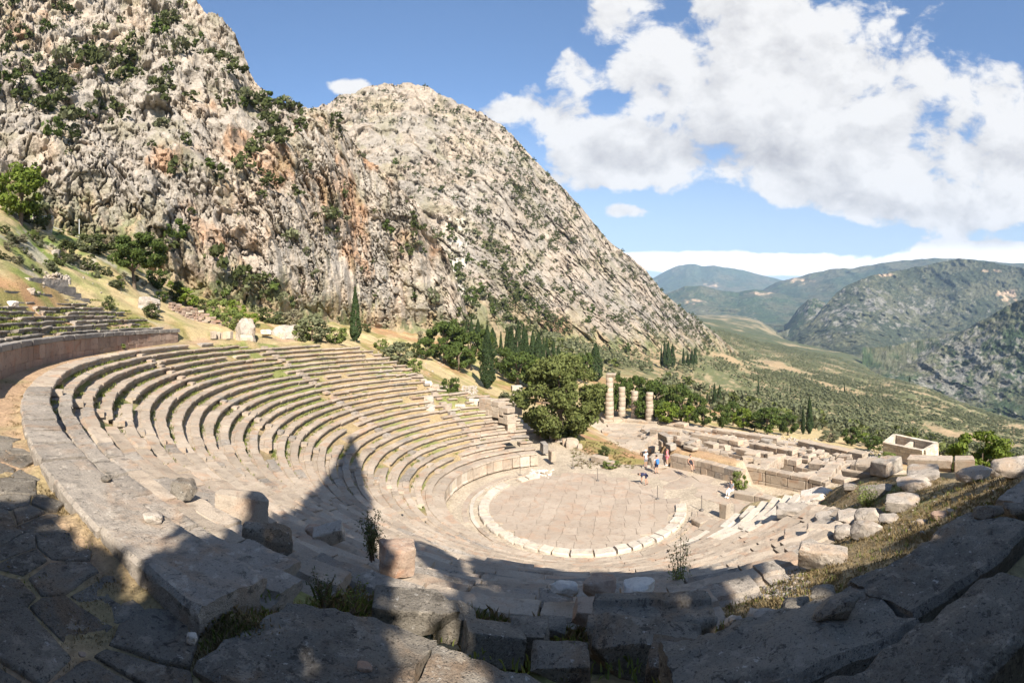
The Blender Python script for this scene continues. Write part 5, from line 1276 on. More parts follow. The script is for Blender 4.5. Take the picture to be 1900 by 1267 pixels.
for i, (x, yb, yt, w) in enumerate(CG):
    jr = random.Random(i * 7 + 3); yt -= jr.uniform(0, 20); w *= jr.uniform(1.0, 1.7); x += jr.uniform(-3, 3); yb += jr.uniform(-14, 6)
    tree('cypress_tree', ORDC[i] + ' dark cypress, counted from the left, of the grove behind the big spreading tree', 'cypress', x, yb, yt, w * 1.2, CYP[i % 4], CYP_T, 'grove of cypresses behind the big tree', None, .26, i)
CR = [(1227, 680, 640, 7), (1233, 682, 634, 9), (1240, 684, 632, 10), (1248, 684, 638, 8), (1268, 682, 646, 9), (1276, 684, 655, 8), (1284, 683, 648, 8), (1290, 683, 645, 6)]
for i, (x, yb, yt, w) in enumerate(CR):
    tree('cypress_tree', ORDC[i] + ' cypress from the left in the cluster at the right foot of the mountain', 'cypress', x, yb, yt, w * 1.2, CYP[i % 4], CYP_T, 'cypresses at the foot of the mountain', None, .27, i)
CV = [(1299, 748, 720, 5, 'first thin cypress from the left beyond the columns'), (1312, 748, 727, 5, 'short thin cypress second from the left beyond the columns'), (1326, 760, 711, 8, 'taller of two close cypresses beyond the temple'), (1335, 760, 714, 7, 'slimmer of two close cypresses beyond the temple'), (1407, 740, 699, 6, 'thin cypress standing alone on the olive slope above the temple'),
      (1490, 806, 752, 9, 'dark cypress at the temple edge, left of a pair'), (1502, 806, 735, 12, 'tall dark cypress at the temple edge, right of a pair'), (1448, 752, 732, 5, 'tiny cypress among the olives above the temple'), (1567, 730, 711, 4, 'tiny cypress alone in the middle of the olive slope'), (1688, 709, 697, 5, 'tiny cypress near the gorge edge')]
for i, (x, yb, yt, w, lab) in enumerate(CV):
    tree('cypress_tree', lab, 'cypress', x, yb, yt, w * 1.15, CYP[i % 4], CYP_T, 'scattered cypresses beyond the temple', None, .27, i)
PN = [(790, 668, 622, 44, 0, 'low dark pine at the left end of the pine group'), (842, 660, 588, 60, 0, 'tallest rounded pine of the group on the dry slope'), (938, 700, 640, 50, 0, 'dark pine between the broad cypress and the layered pine'), (1000, 726, 664, 60, 1, 'greener pine behind the top of the big tree'), (1060, 716, 652, 60, 0, 'dark pine over the right shoulder of the big tree'), (1130, 776, 716, 40, 0, 'dark pine just left of the tallest column'), (1292, 778, 726, 44, 0, 'dark tree right of the light green young pine'), (1360, 790, 742, 40, 0, 'slim dark tree in the line beyond the temple'), (1400, 800, 764, 40, 0, 'small dark tree in the line beyond the temple'), (852, 690, 632, 60, 0, 'rounded pine low on the dry slope left of the broad cypress'), (900, 668, 606, 40, 0, 'dark pine top rising behind the broad tall cypress'), (985, 720, 655, 60, 0, 'dark pine half hidden by the left side of the big tree'), (1085, 712, 650, 46, 0, 'dark pine behind the right side of the big tree'), (1196, 782, 730, 50, 0, 'low dark pine between the two rightmost columns'), (826, 676, 590, 84, 0, 'big dark pine with rounded masses above the dry slope'), (872, 686, 612, 70, 0, 'pine leaning beside the broad tall cypress'), (962, 716, 648, 74, 0, 'dark layered pine behind the left edge of the big tree'),
      (1150, 772, 690, 46, 0, 'pine just right of the tallest column'), (1180, 760, 692, 52, 0, 'pine standing behind the middle columns'), (1216, 778, 700, 74, 0, 'wide dark pine behind the rightmost column'), (1262, 784, 708, 60, 0, 'dark pine right of the columns'), (1238, 788, 742, 52, 1, 'light green young pine in front of the dark pines'),
      (1278, 786, 750, 40, 1, 'light green pine low at the temple edge'), (1304, 792, 752, 44, 0, 'round tree at the temple edge under the two close cypresses'), (1340, 796, 748, 46, 0, 'taller dark tree in the line beyond the temple'), (1378, 798, 754, 46, 1, 'bright tree in the line beyond the temple'), (1424, 806, 752, 66, 0, 'broad dark tree in the line beyond the temple'), (1462, 808, 764, 50, 0, 'dark tree left of the pair of cypresses'),
      (1540, 820, 798, 48, 2, 'pale grey-green tree right of the pair of cypresses'), (1580, 828, 790, 44, 0, 'dark tree beyond the right corner of the temple'), (1622, 838, 808, 46, 0, 'brownish tree just left of the roofless building'), (1604, 824, 802, 30, 1, 'small bright tree behind the brownish tree'),
      (118, 414, 358, 62, 0, 'darker pine leaning right of the bright pine on the left hill')]
for i, (x, yb, yt, w, v, lab) in enumerate(PN):
    tree('pine_tree' if v < 2 else 'olive_tree', lab, 'tree', x, yb, yt, w, PINE[i % 4][v], PINE_T[i % 3], 'trees round the temple and on the slopes', None, 1.15, i)
tree('pine_tree', 'bright green pine at the left edge below the cliff', 'tree', 38, 412, 300, 112, PINE[1][1], PINE_T[0], None, None, 1.15, 3)
def special_trees():
    # the big spreading tree by the path
    P, d = gpt(1042, 812); P[2] = zg1(P[0], P[1]); h = (812 - 662) / F * d; w = 152 / F * d
    t = thing('spreading_tree', 'big spreading olive-green tree beside the path and the columns', 'tree', P)
    link('trunk', trunk_mesh('trunk', h * .7, .32, 5, 7, w * .3, .15), t)
    p, d1 = crown_round(w * .56, h * .56, 26000, 5, 120, .20, -.95); q = fbm(p / 2.6, 3, 4); keep = q > -.78; p, d1 = p[keep], d1[keep]; p = p * (1 + .12 * fbm(p / 3.4, 3, 5))[:, None]; p[:, 2] += h * .50
    link('crown', leaf_cards('crown', p, .19, M_JUN, 5, d1), t)
    # umbrella tree with a bare trunk on the left slope
    P, d = gpt(250, 536); h = (536 - 430) / F * d; w = 96 / F * d
    t = thing('umbrella_tree', 'dark spreading tree with a bare trunk on the slope left of the cliff foot', 'tree', P)
    link('trunk', trunk_mesh('trunk', h * .62, .22, 8, 6, w * .3, .1), t)
    p, d1 = crown_round(w * .56, h * .38, 10000, 8, 54, .24, -.6); p[:, 2] += h * .62; p[:, 0] += w * .12
    link('crown', leaf_cards('crown', p, .17, M_PINE, 8, d1), t)
    # the bright bush on the right
    P = at(1822, 872, 31); P[2] = zg1(P[0], P[1]); h = (HY - 796) / F * 31 * -1; h = CZ - (796 - HY) / F * 31 - P[2]; w = 124 / F * 31
    t = thing('green_bush', 'large bright green bush behind the blocks on the right', 'bush', P)
    link('stem', trunk_mesh('stem', h * .6, .12, 4, 6, w * .3, .15), t)
    p, d1 = crown_round(w * .53, h * .50, 7500, 14, 40, .28, -.9); p[:, 2] += h * .52
    link('foliage', leaf_cards('foliage', p, .12, M_PINE_B, 14, d1), t)
special_trees()
BS = [(196, 462, 432, 76, 'p', 'grey-green bush under the cliff on the left hill'), (160, 470, 440, 50, 'o', 'dull green bush left of the grey-green bush'), (122, 478, 442, 46, 'g', 'dark green bush on the grassy left hill'), (112, 492, 462, 30, 'g', 'small dark bush below the dark green bush on the left hill'),
      (345, 566, 530, 56, 'b', 'bright green bush behind the ruined reddish wall'), (316, 538, 520, 22, 'b', 'small bright bush by the cliff foot'), (404, 594, 544, 42, 'y', 'tall yellow-green bush right of the ruined reddish wall'), (440, 590, 552, 40, 'b', 'bright green bush in front of the cliff foot'), (432, 612, 572, 46, 'y', 'low yellow-green bush beside the big pointed rock'), (466, 606, 574, 34, 'b', 'small bright bush behind the big pointed rock'),
      (524, 600, 574, 44, 'o', 'grey-green bush behind the large sloping boulder'), (580, 634, 580, 74, 'o', 'big olive-brown bush right of the sloping boulder'), (622, 638, 598, 52, 'y', 'green bush beside the lone cypress'), (560, 632, 592, 40, 'y', 'yellowish bush touching the sloping boulder'),
      (740, 676, 632, 72, 'o', 'big yellowish-green bush past the end of the top seats'), (766, 664, 628, 30, 'g', 'darker bush behind the big yellowish-green one'), (706, 650, 626, 30, 'y', 'light green bush on the grassy far slope'), (770, 690, 664, 30, 'y', 'small green bush at the end of the far seats'), (680, 616, 596, 20, 'g', 'dark little bush right of the lone cypress'),
      (836, 730, 696, 42, 'd', 'round green bush among the debris behind the far seats'), (938, 766, 726, 44, 'o', 'yellow-brown bush against the bare end wall'), (790, 640, 606, 36, 'p', 'grey shrub at the cliff foot left of the big dark pine'), (926, 684, 660, 24, 'p', 'greyish round shrub between the cypress and the layered pine'),
      (1120, 850, 826, 26, 'g', 'low dark shrub on the dry bank right of the big tree'), (1135, 868, 852, 34, 'y', 'low green weeds beside the edging blocks'), (1373, 908, 870, 32, 'y', 'tall green plant beside the person in white'),
      (1645, 860, 838, 40, 'y', 'yellow-green plants among the rubble by the roofless building'), (217, 650, 634, 38, 'y', 'leafy green plant at the foot of the reddish walkway wall'),
      (200, 575, 545, 26, 'g', 'green bush at the right end of the stepped base'), (282, 590, 562, 40, 'g', 'green bush over the flat rock outcrop'), (300, 560, 535, 26, 'd', 'dark bush under the umbrella tree'), (1210, 840, 832, 12, 'g', 'tiny shrub by the row of upright blocks')]
for i, (x, yb, yt, w, k, lab) in enumerate(BS):
    tree('bush', lab, 'bush', x, yb, yt, w, BUSH[k][i % 3], STEM, 'bushes on the slopes', None, 1.15, i)

def hill_scrub():
    rs = random.Random(8); n = 0
    while n < 70:
        x, y = rs.uniform(-5, 345), rs.uniform(415, 560); P, d = gpt(x, y)
        if not 42 < d < 88 or vnoise(np.array([P / 6.0]), 9)[0] < .42: continue
        w = rs.uniform(.5, 1.7); h = w * rs.uniform(.5, .9); n += 1
        t = thing('bush', 'small scrubby bush on the rough slope above the upper seats', 'bush', P, 'small bushes on the left slope', (0, 0, rs.uniform(0, 6)))
        link('stem', STEM, t, None, None, (h, h, h)); link('foliage', BUSH[rs.choice('ggopyo')][n % 3], t, None, None, (w, w, h))
    for i, (x, yb, yt, w, k) in enumerate([(170, 470, 425, 70, 'g'), (222, 480, 440, 60, 'g'), (238, 500, 455, 60, 'd'), (290, 535, 490, 46, 'd'), (64, 420, 372, 70, 'g'), (330, 560, 520, 44, 'g'), (380, 580, 548, 40, 'g'), (500, 600, 566, 50, 'g'), (545, 606, 572, 40, 'p')]):
        tree('bush', ORDC[i] + ' large bush from the left in the scrub along the cliff foot' if i != 4 else 'large dark bush under the bright pine at the left edge', 'bush', x, yb, yt, w, BUSH[k][i % 3], STEM, 'scrub along the cliff foot', None, 1.15, i)
hill_scrub()

# thin upright plants near the camera: each stem and its leaves
def sapling(label, P, h, w, ns, nl, ls, mat, seed, cat='plant'):
    rs = np.random.default_rng(seed); t = thing('leafy_plant', label, cat, P); V, Fc, pts = [], [], []
    for i in range(ns):
        a = rs.uniform(0, 6.28); q = w / 2 * rs.uniform(.2, 1); hh = h * rs.uniform(.55, 1)
        path = [np.array([rs.normal(0, .03), rs.normal(0, .03), -.05]), np.array([q * .35 * cos(a), q * .35 * sin(a), hh * .45]), np.array([q * cos(a), q * sin(a), hh])]
        v, f = tube(path, [.012, .009, .004], 5); o = len(V); V += v; Fc += [tuple(j + o for j in x) for x in f]
        u = rs.uniform(.25, 1.02, nl); pp = np.array([np.interp(u, [0, .5, 1], [p[c] for p in path]) for c in range(3)]).T
        pts.append(pp + rs.normal(0, .035, pp.shape) * np.array([1.4, 1.4, 1]) * (w / .6))
    link('stem', mesh_np('stem', V, Fc, M_BARK, True), t)
    link('foliage', leaf_cards('foliage', np.concatenate(pts), ls, mat, seed, None, .3), t)
P, d = gpt(1262, 1108); sapling('slender young shrub with pale leaves behind the long grooved block', P, 118 / F * d * 1.0, 80 / F * d, 11, 70, .035, M_WEED, 3)
P = atz(690, 1036, ROW_Z(4.8)); d = math.hypot(P[0] - CX, P[1] - CY); sapling('tall dark weed on the seats left of the orange-stained block', P, 84 / F * d, 58 / F * d, 12, 85, .035, M_SHRUB, 4)
P, d = gpt(1610, 944); sapling('leafy green plant over the hollow-sided boulder on the right', P, 46 / F * d, 60 / F * d, 16, 60, .05, M_WEED, 5)
P = atz(600, 1120, -.75); sapling('small green weed in the shade beside the topmost row', P, .42, .45, 8, 30, .025, M_SHRUB, 6)
P = atz(655, 1130, -.75); sapling('small leafy weed left of the rough-ended dark block', P, .38, .4, 8, 26, .025, M_GRASS, 7)
# lamp post on the hill
P, d = gpt(147, 462); t = thing('lamp_post', 'thin white pole standing on the left hill', 'pole', P)
v, f = tube([(0, 0, 0), (0, 0, 2), (0, 0, 4.2)], [.06, .05, .04], 8); link('pole', mesh_np('pole', v, f, plain_mat('painted_pole', (.7, .7, .68)), True), t)

# ------------------------------------------------------------------ shrubs of the cliffs
SHR = []
for i in range(5):
    p, d = crown_round(.5, .42, 130, 120 + i, 7, .42, -.5); p[:, 2] += .28
    SHR.append(leaf_cards('cliff_shrub', p, .12, (M_SHRUB, M_SHRUB, M_PINE, M_SHRUB, M_OLIVE)[i], i, d))
def shrubs():
    rs = np.random.default_rng(31)
    DA = [(40, 40, 90, 60, 1), (180, 90, 110, 60, 1.2), (260, 110, 60, 60, 1.6), (330, 40, 60, 45, 1), (380, 95, 60, 30, 1), (60, 150, 90, 60, .8), (170, 190, 120, 50, .7), (300, 190, 25, 40, .7), (440, 150, 40, 60, .9), (560, 225, 70, 40, .8), (690, 280, 30, 15, 1), (640, 260, 20, 25, .6), (90, 215, 60, 30, .6), (250, 30, 110, 40, .8), (520, 190, 60, 18, .9), (200, 290, 30, 30, .3), (770, 330, 30, 20, .9), (460, 360, 200, 100, .08), (350, 470, 300, 60, .10), (600, 560, 200, 50, .2), (740, 480, 40, 40, .4)]
    DB = [(790, 325, 40, 14, 2.2), (900, 240, 60, 40, 1.3), (960, 300, 60, 60, 1.2), (1050, 420, 70, 70, 1.0), (1120, 500, 60, 60, 1.0), (1200, 560, 60, 50, 1.3), (1250, 610, 40, 30, 1.6), (990, 470, 40, 60, 1.8), (960, 540, 30, 40, 1.4), (1010, 580, 40, 30, 1.6), (900, 520, 50, 60, .8), (700, 190, 60, 30, 1.0), (640, 190, 30, 15, 1.5), (800, 210, 40, 12, 1.4), (880, 380, 120, 90, .6), (850, 330, 60, 80, .6), (1300, 630, 30, 25, 1.4), (1160, 620, 60, 40, .7), (920, 600, 80, 30, .8)]
    out = []
    for (P, PX, PY, D, n, s0, s1, vmax) in ((PA, PXA, PYA, DA, 500, 1.0, 5.0, 325), (PB, PXB, PYB, DB, 2300, 1.3, 5.6, 335)):
        k = 0
        while k < n:
            i, j = rs.integers(0, P.shape[0]), rs.integers(6, 5 + vmax)
            x, y = PX[i, j], PY[i, j]
            if not (-20 < x < 1920 and -20 < y): k += .02; continue
            if rs.random() * 1.6 > (gsum(x, y, D) + .05) * (.25 + 1.6 * float(sstep(vnoise(P[i:i + 1, j] / (9 if n < 600 else 22), 3)[0], .42, .66))): k += .004; continue
            p = P[i, j]; d = math.hypot(p[0] - CX, p[1] - CY); s = s0 + (s1 - s0) * rs.random() ** 2.4 * 1.25
            out.append((s / d, p, s)); k += 1
    out.sort(key=lambda a: -a[0])
    Vs, o, tot = [], 0, []
    for n, (q, p, s) in enumerate(out):
        v = p - CAM; v = v / np.linalg.norm(v); p = p - v * s * .12
        if n < 300:
            ob = link('cliff_shrub', SHR[n % 5], None, p, (0, 0, n * 1.3), (s, s, s * random.uniform(.7, 1.25)))
            tag(ob, 'dark green shrub rooted in the rock face of the mountain', 'shrub', 'shrubs growing on the cliffs')
        else: tot.append((p, s))
    B = np.array([v.co[:] for v in SHR[0].vertices]); nq = len(B) // 4
    V = np.concatenate([B[:160] * s + p for p, s in tot]); 
    tag(link('far_shrubs', mesh_np('far_shrubs', V, np.arange(len(V)).reshape(-1, 4), M_SHRUB)), kind='stuff')
shrubs()

# ------------------------------------------------------------------ olives on the far slope
OLV = []
for i in range(4):
    p, d = crown_round(.5, .40, 90, 150 + i, 8, .40, -.5); p[:, 2] += .42
    OLV.append(leaf_cards('olive_tree', p, .13, (M_OLIVE, M_OLIVE, M_JUN, M_OLIVE)[i], i, d))
def olives():
    rs = np.random.default_rng(41); out = []
    while len(out) < 14500:
        a = YAW + (rs.uniform(1010, 1960) - 950) / F; d = math.sqrt(rs.uniform(118 ** 2, 1150 ** 2)); x, y = CX + d * sin(a), CY + d * cos(a)
        out.append((d, x, y))
    out = np.array(out); z = z_ground(out[:, 1], out[:, 2]); P = np.stack([out[:, 1], out[:, 2], z], -1)
    px, py, _ = to_px(P); n = fbm(np.stack([P[:, 0], P[:, 1], 0 * z], -1) / 45, 4, 31); n2 = fbm(np.stack([P[:, 0], P[:, 1], 0 * z], -1) / 25, 3, 77)
    keep = (n < .40) & (n2 > -.8) & ~((px < 1400) & (py > 690) & (py < 742) & (n2 > -.25)) & ~((px < 1330) & (out[:, 0] > 420)) & ~((out[:, 0] < 150) & (n2 < .0))
    P, dist = P[keep], out[keep, 0]; o = np.argsort(dist); P = P[o]; B = np.array([v.co[:] for v in OLV[0].vertices]); Vs = []
    for k, p in enumerate(P):
        s = rs.uniform(4.0, 8.2)
        if k < 300:
            ob = link('olive_tree', OLV[k % 4], None, p, (0, 0, k * 1.1), (s, s, s * rs.uniform(.7, .95)))
            tag(ob, 'grey-green olive tree on the slope below the temple', 'olive tree', 'olive trees on the slope')
        else:
            m = 160 if k < 2600 else 88; Vs.append(B[:m] * np.array([s, s, s * .8]) * (1 if m > 100 else 1.1) + p)
    V = np.concatenate(Vs)
    tag(link('olive_groves', mesh_np('olive_groves', V, np.arange(len(V)).reshape(-1, 4), M_OLIVE)), kind='stuff')
olives()

# ------------------------------------------------------------------ grass
def blades(name, P, h, mat, seed, per=7, spread=.05, wid=.006):
    rs = np.random.default_rng(seed); n = len(P) * per; B = np.repeat(P, per, 0); hh = np.repeat(h, per) * rs.uniform(.5, 1.2, n)
    b = B + np.stack([rs.normal(0, spread, n), rs.normal(0, spread, n), np.zeros(n) - .01], -1)
    a = rs.uniform(0, 2 * pi, n); l = rs.uniform(.15, .75, n); d = np.stack([np.cos(a), np.sin(a), 0 * a], -1); s = np.stack([-np.sin(a), np.cos(a), 0 * a], -1)
    w = (wid * (1 + hh * 6))[:, None]; up = np.array([0, 0, 1.0])
    m = b + d * (l * hh * .35)[:, None] + up * (hh * .6)[:, None]; t = b + d * (l * hh)[:, None] + up * (hh * (1 - .3 * l))[:, None]
    V = np.stack([b - s * w, b + s * w, m + s * w * .7, t, m - s * w * .7], 1).reshape(-1, 3)
    i = np.arange(n) * 5; Fc = [(k, k + 1, k + 2, k + 3, k + 4) for k in i.tolist()]
    return tag(link(name, mesh_np(name, V, np.stack([i, i + 1, i + 2, i + 3, i + 4], -1), mat)), kind='stuff')
def grass():
    rs = np.random.default_rng(51); L = []
    while len(L) < 3300:
        k = rs.integers(1, 26) if rs.random() < .75 else rs.integers(1, 15); th = rs.uniform(far_deg(k), min(near_deg(k), 276))
        r = row_r(k) + rs.uniform(.62, .88); x, y = r * cos(rad(th)), r * sin(rad(th))
        q = np.array([[x / 3, y / 3, k * 3.1]]); c = fbm(q, 3, 5)[0]
        if c < .08 + (.18 if k > 16 else 0) - (.25 if abs(th - 200) < 30 and k < 16 else 0): continue
        L.append((x, y, row_z(k) - .04))
    P = np.array(L); d = np.hypot(P[:, 0] - CX, P[:, 1] - CY)
    blades('seat_grass', P, rs.uniform(.07, .2, len(P)), M_GRASS, 1, 6, .07, .008)
    L = []
    while len(L) < 1500:
        j = rs.integers(0, 8); th = rs.uniform(192, 250); r = R0 + 3.75 + j * T_ + rs.uniform(.5, .85)
        x, y = r * cos(rad(th)), r * sin(rad(th))
        if fbm(np.array([[x / 2, y / 2, j]]), 3, 6)[0] > -.05: L.append((x, y, 1.55 + j * .385))
    P = np.array(L); blades('tier_grass', P, rs.uniform(.1, .3, len(P)), M_GRASS, 2, 7, .09, .010)
    # dry grass: round the flagstones, the right bank, the pit between the broken rows
    L, H2, G, GH = [], [], [], []
    def spot(px0, px1, py0, py1, n, h0, h1, green=.2):
        for _ in range(n):
            P, d = gpt(rs.uniform(px0, px1), rs.uniform(py0, py1))
            if d < 2.3 or d > 90: continue
            (G if rs.random() < green else L).append(P); (GH if G and L and G[-1] is P else H2).append(rs.uniform(h0, h1))
    spot(1340, 1560, 1040, 1200, 900, .04, .13); spot(1500, 1900, 890, 1010, 2300, .05, .16, .15); spot(870, 1110, 1090, 1250, 900, .10, .32, .3); spot(600, 900, 1080, 1190, 700, .10, .3, .35)
    spot(1340, 1480, 1150, 1250, 300, .06, .2); spot(1060, 1180, 820, 870, 500, .1, .3, .3); spot(700, 900, 650, 730, 500, .06, .2, .4); spot(0, 330, 430, 560, 900, .05, .16, .5)
    spot(1390, 1700, 990, 1130, 1100, .04, .12, .12); spot(380, 640, 1120, 1265, 900, .03, .12, .35); spot(0, 330, 900, 1265, 500, .02, .06, .1)
    # joints of the flagstones and the foot of the topmost row
    for _ in range(1500):
        th = rs.uniform(235, 268.5); r = R0 + 1.03 + abs(rs.normal(0, .10)) if rs.random() < .55 else R0 + rs.uniform(1.1, 3.0)
        x, y = r * cos(rad(th)), r * sin(rad(th))
        if fbm(np.array([[x * .8, y * .8, 2]]), 3, 9)[0] > -.15: L.append(np.array([x, y, zg1(x, y)])); H2.append(rs.uniform(.02, .075))
    n = min(len(L), len(H2)); blades('dry_grass', np.array(L[:n]), np.array(H2[:n]), M_DRY, 3, 9, .06, .004)
    m = min(len(G), len(GH)); blades('green_grass', np.array(G[:m]), np.array(GH[:m]), M_GRASS, 4, 8, .06, .005)
grass()

# ------------------------------------------------------------------ trees behind the camera that throw the shade
def shade_trees():
    hs = SUNV[:2] / np.linalg.norm(SUNV[:2]); pp = np.array([hs[1], -hs[0]])
    def pos(a, L): q = CAM[:2] + hs * L + pp * a; return q[0], q[1], zg1(q[0], q[1])
    x, y, z = pos(1.05, 6); H = 31.6 - z
    t = thing('cypress_tree', 'very tall cypress behind the viewer, its pointed shadow on the seats', 'cypress', (x, y, z))
    rs = np.random.default_rng(7); u = rs.random(16000) ** .9; an = rs.uniform(0, 2 * pi, 16000)
    q = 1.45 * np.minimum(1, (1 - u) / .34) ** .85 * np.minimum(1, u * 12 + .3) * np.sqrt(rs.uniform(.4, 1, 16000)) * (1 + .1 * np.sin(an * 3 + u * 40))
    p = np.stack([q * np.cos(an), q * np.sin(an), u * H], -1); d = np.stack([np.cos(an), np.sin(an), .3 + 0 * an], -1)
    link('crown', leaf_cards('crown', p, .20, M_CYP, 7, d), t); link('trunk', trunk_mesh('trunk', H * .8, .3, 7, 0), t)
    TR = [(9.6, 10.5, 15.0, 2.6, 3400), (7.4, 10, 14.3, 2.0, 3400), (5.6, 10, 13.6, 1.8, 3600), (4.0, 9.5, 12.6, 1.5, 3600), (-3.4, 10, 19.6, 2.3, 2400), (-5.6, 11, 17.9, 1.6, 1700), (-7.5, 10, 14.6, 1.3, 1300), (-9.9, 9.5, 9.6, 1.5, 1600), (-12.2, 10, 9.9, 1.6, 1300), (-16.6, 11, 13.6, 1.6, 260), (-20.5, 12, 14.5, 2.6, 900), (2.0, 12, 13.0, 2.2, 1700), (-7.0, 7.5, 8.0, 2.2, 2500), (-2.6, 8.0, 9.6, 2.0, 1500),
          (6.5, 7.5, 10.8, 2.4, 4000), (3.2, 7.5, 10.0, 2.0, 4000), (9.5, 8, 11.5, 2.2, 3000), (-5.0, 8, 8.4, 1.8, 2600), (-9.5, 8, 8.3, 1.8, 2600), (4.6, 6.5, 9.0, 1.8, 3600), (1.8, 7, 8.6, 1.6, 3000), (-7.4, 6.5, 7.0, 1.8, 2600), (-12.5, 8.5, 7.6, 2.0, 1300), (.6, 9, 10.5, 1.5, 1300)]
    TR += [(a, 22 + (i % 3) * 2, (19.5 if a > -6 else 15.5) + (i * 7 % 4) * .7, 3.3, 1500) for i, a in enumerate(np.arange(-24, 22, 4.2))] + [(14 + 3 * i, 12 + i, 16 + i, 3.0, 1500) for i in range(4)]  # unseen back rows of pines, added to cut sky light on the foreground
    where = ['just behind', 'well behind']
    for i, (a, L, top, hw, n) in enumerate(TR):
        x, y, z = pos(a, L); h = top - z
        t = thing('pine_tree', 'tall pine behind the viewer shading the near rows', 'tree', (x, y, z), 'trees behind the viewer')
        link('trunk', trunk_mesh('trunk', h * .75, .22, 30 + i, 5, hw * .5, .05), t)
        zl = (12.6 if a in (-5.6, -7.5) else 4.6) - z; p, d = crown_round(hw, (h - zl) / 2, n * 2, 170 + i, 34, .34, -1); p[:, 2] += (h + zl) / 2
        link('crown', leaf_cards('crown', p, .30, M_PINE, 60 + i, d), t)
shade_trees()
# ------------------------------------------------------------------ rope posts
M_METAL = plain_mat('dark_metal_post', (.14, .125, .11), .6, .3); M_ROPE = plain_mat('pale_rope', (.42, .36, .28))
def posts():
    L = [(965, 882), (1063, 868), (1109, 892), (1220, 926), (1302, 946)]; labs = ['rope post beside the rubble heap on the orchestra', 'rope post at the end of the low slab wall', 'rope post nearest the path on the orchestra', 'rope post nearest the bending person', 'rope post beside the right end of the kerb ring']
    tops = []
    for (x, y), lab in zip(L, labs):
        P = np.array(pz(x, y, ZF + .07)); t = thing('rope_post', lab, 'post', P, 'thin posts that carry the rope round the stage')
        v, f = tube([(0, 0, 0), (0, 0, .55), (0, 0, 1.08)], [.028, .026, .026], 8); link('pole', mesh_np('pole', v, f, M_METAL, True), t)
        v, f = tube([(0, 0, -.05), (0, 0, .05), (0, 0, .09)], [.16, .15, .04], 12); link('base', mesh_np('base', v, f, M_METAL, True), t)
        tops.append(P + np.array([0, 0, 1.02]))
    for i, (a, b) in enumerate(zip(tops[1:-1], tops[2:])):
        path = [lerp(a, b, s) - np.array([0, 0, 1.9 * s * (1 - s)]) for s in np.linspace(0, 1, 14)]; path = [np.array([p[0], p[1], max(p[2], ZF + .12)]) for p in path]
        v, f = tube(path, [.013] * 14, 5); tag(link('rope', mesh_np('rope', v, f, M_ROPE, True)), ['rope sagging between the two posts nearest the path', 'rope sagging below the bending person', 'rope sagging to the post by the kerb ring'][i], 'rope')
posts()
# grate over the channel
P = pz(866, 1003, ZF + .02); q = row_r(27)
t = thing('metal_grate', 'dark metal plate covering a drain beside the kerb ring', 'drain cover', P, None, (0, 0, .35))
link('plate', box_mesh('plate', 1.15, .75, .05, M_METAL, 1, .01, .005), t)
for i in range(5): link('rim_lug', box_mesh('rim_lug', .12, .1, .06, M_METAL, i, .005, .004), t, (-.4 + i * .2, -.40, 0))

# ------------------------------------------------------------------ people
M_SKIN = plain_mat('skin', (.46, .27, .19), .6); M_HAIR = plain_mat('dark_hair', (.04, .028, .02), .6)
def cloth(n, c): return plain_mat(n, c, .85)
def skin_mesh(name, J, E, mat, sub=1):
    """one continuous surface grown round a skeleton; J: name -> (x, y, z, r)"""
    ks = list(J); me = bpy.data.meshes.new(name); me.from_pydata([J[k][:3] for k in ks], [(ks.index(a), ks.index(b)) for a, b in E], [])
    o = bpy.data.objects.new(name, me); COL.objects.link(o)
    m = o.modifiers.new('s', 'SKIN'); m.use_smooth_shade = True
    for i, k in enumerate(ks):
        r = J[k][3]; sv = me.skin_vertices[0].data[i]; sv.radius = (r, r * (J[k][4] if len(J[k]) > 4 else 1)); sv.use_root = (i == 0)
    s = o.modifiers.new('u', 'SUBSURF'); s.levels = sub; s.render_levels = sub
    dg = bpy.context.evaluated_depsgraph_get(); out = bpy.data.meshes.new_from_object(o.evaluated_get(dg)); out.name = name
    bpy.data.objects.remove(o); out.materials.clear(); out.materials.append(mat); out.polygons.foreach_set('use_smooth', [True] * len(out.polygons)); return out
def stand(): return dict(pelvis=(0, 0, .93, .13, .8), chest=(0, 0, 1.25, .145, .75), neck=(0, -.005, 1.44, .06), head=(0, .015, 1.60, .098), crown=(0, .005, 1.68, .085), nose=(0, .115, 1.585, .018),
    sl=(-.17, 0, 1.38, .06), el=(-.23, -.02, 1.12, .042), wl=(-.22, .05, .88, .03), hl=(-.215, .08, .80, .035), sr=(.17, 0, 1.38, .06), er=(.23, -.02, 1.12, .042), wr=(.22, .05, .88, .03), hr=(.215, .08, .80, .035),
    pl=(-.09, 0, .88, .09), kl=(-.10, .02, .49, .058), al=(-.10, -.02, .10, .038), tl=(-.11, .12, .035, .034), pr=(.09, 0, .88, .09), kr=(.10, .02, .49, .058), ar=(.10, -.02, .10, .038), tr=(.11, .12, .035, .034))
ED = [('pelvis', 'chest'), ('chest', 'neck'), ('neck', 'head'), ('head', 'crown'), ('head', 'nose'), ('chest', 'sl'), ('sl', 'el'), ('el', 'wl'), ('wl', 'hl'), ('chest', 'sr'), ('sr', 'er'), ('er', 'wr'), ('wr', 'hr'), ('pelvis', 'pl'), ('pl', 'kl'), ('kl', 'al'), ('al', 'tl'), ('pelvis', 'pr'), ('pr', 'kr'), ('kr', 'ar'), ('ar', 'tr')]
def sub_skin(name, J, keys, mat, g=.018, scale=None):
    K = {}
    for k in keys:
        v = list(J[k]); v[3] += g; K[k] = tuple(v)
    return skin_mesh(name, K, [e for e in ED if e[0] in K and e[1] in K], mat)
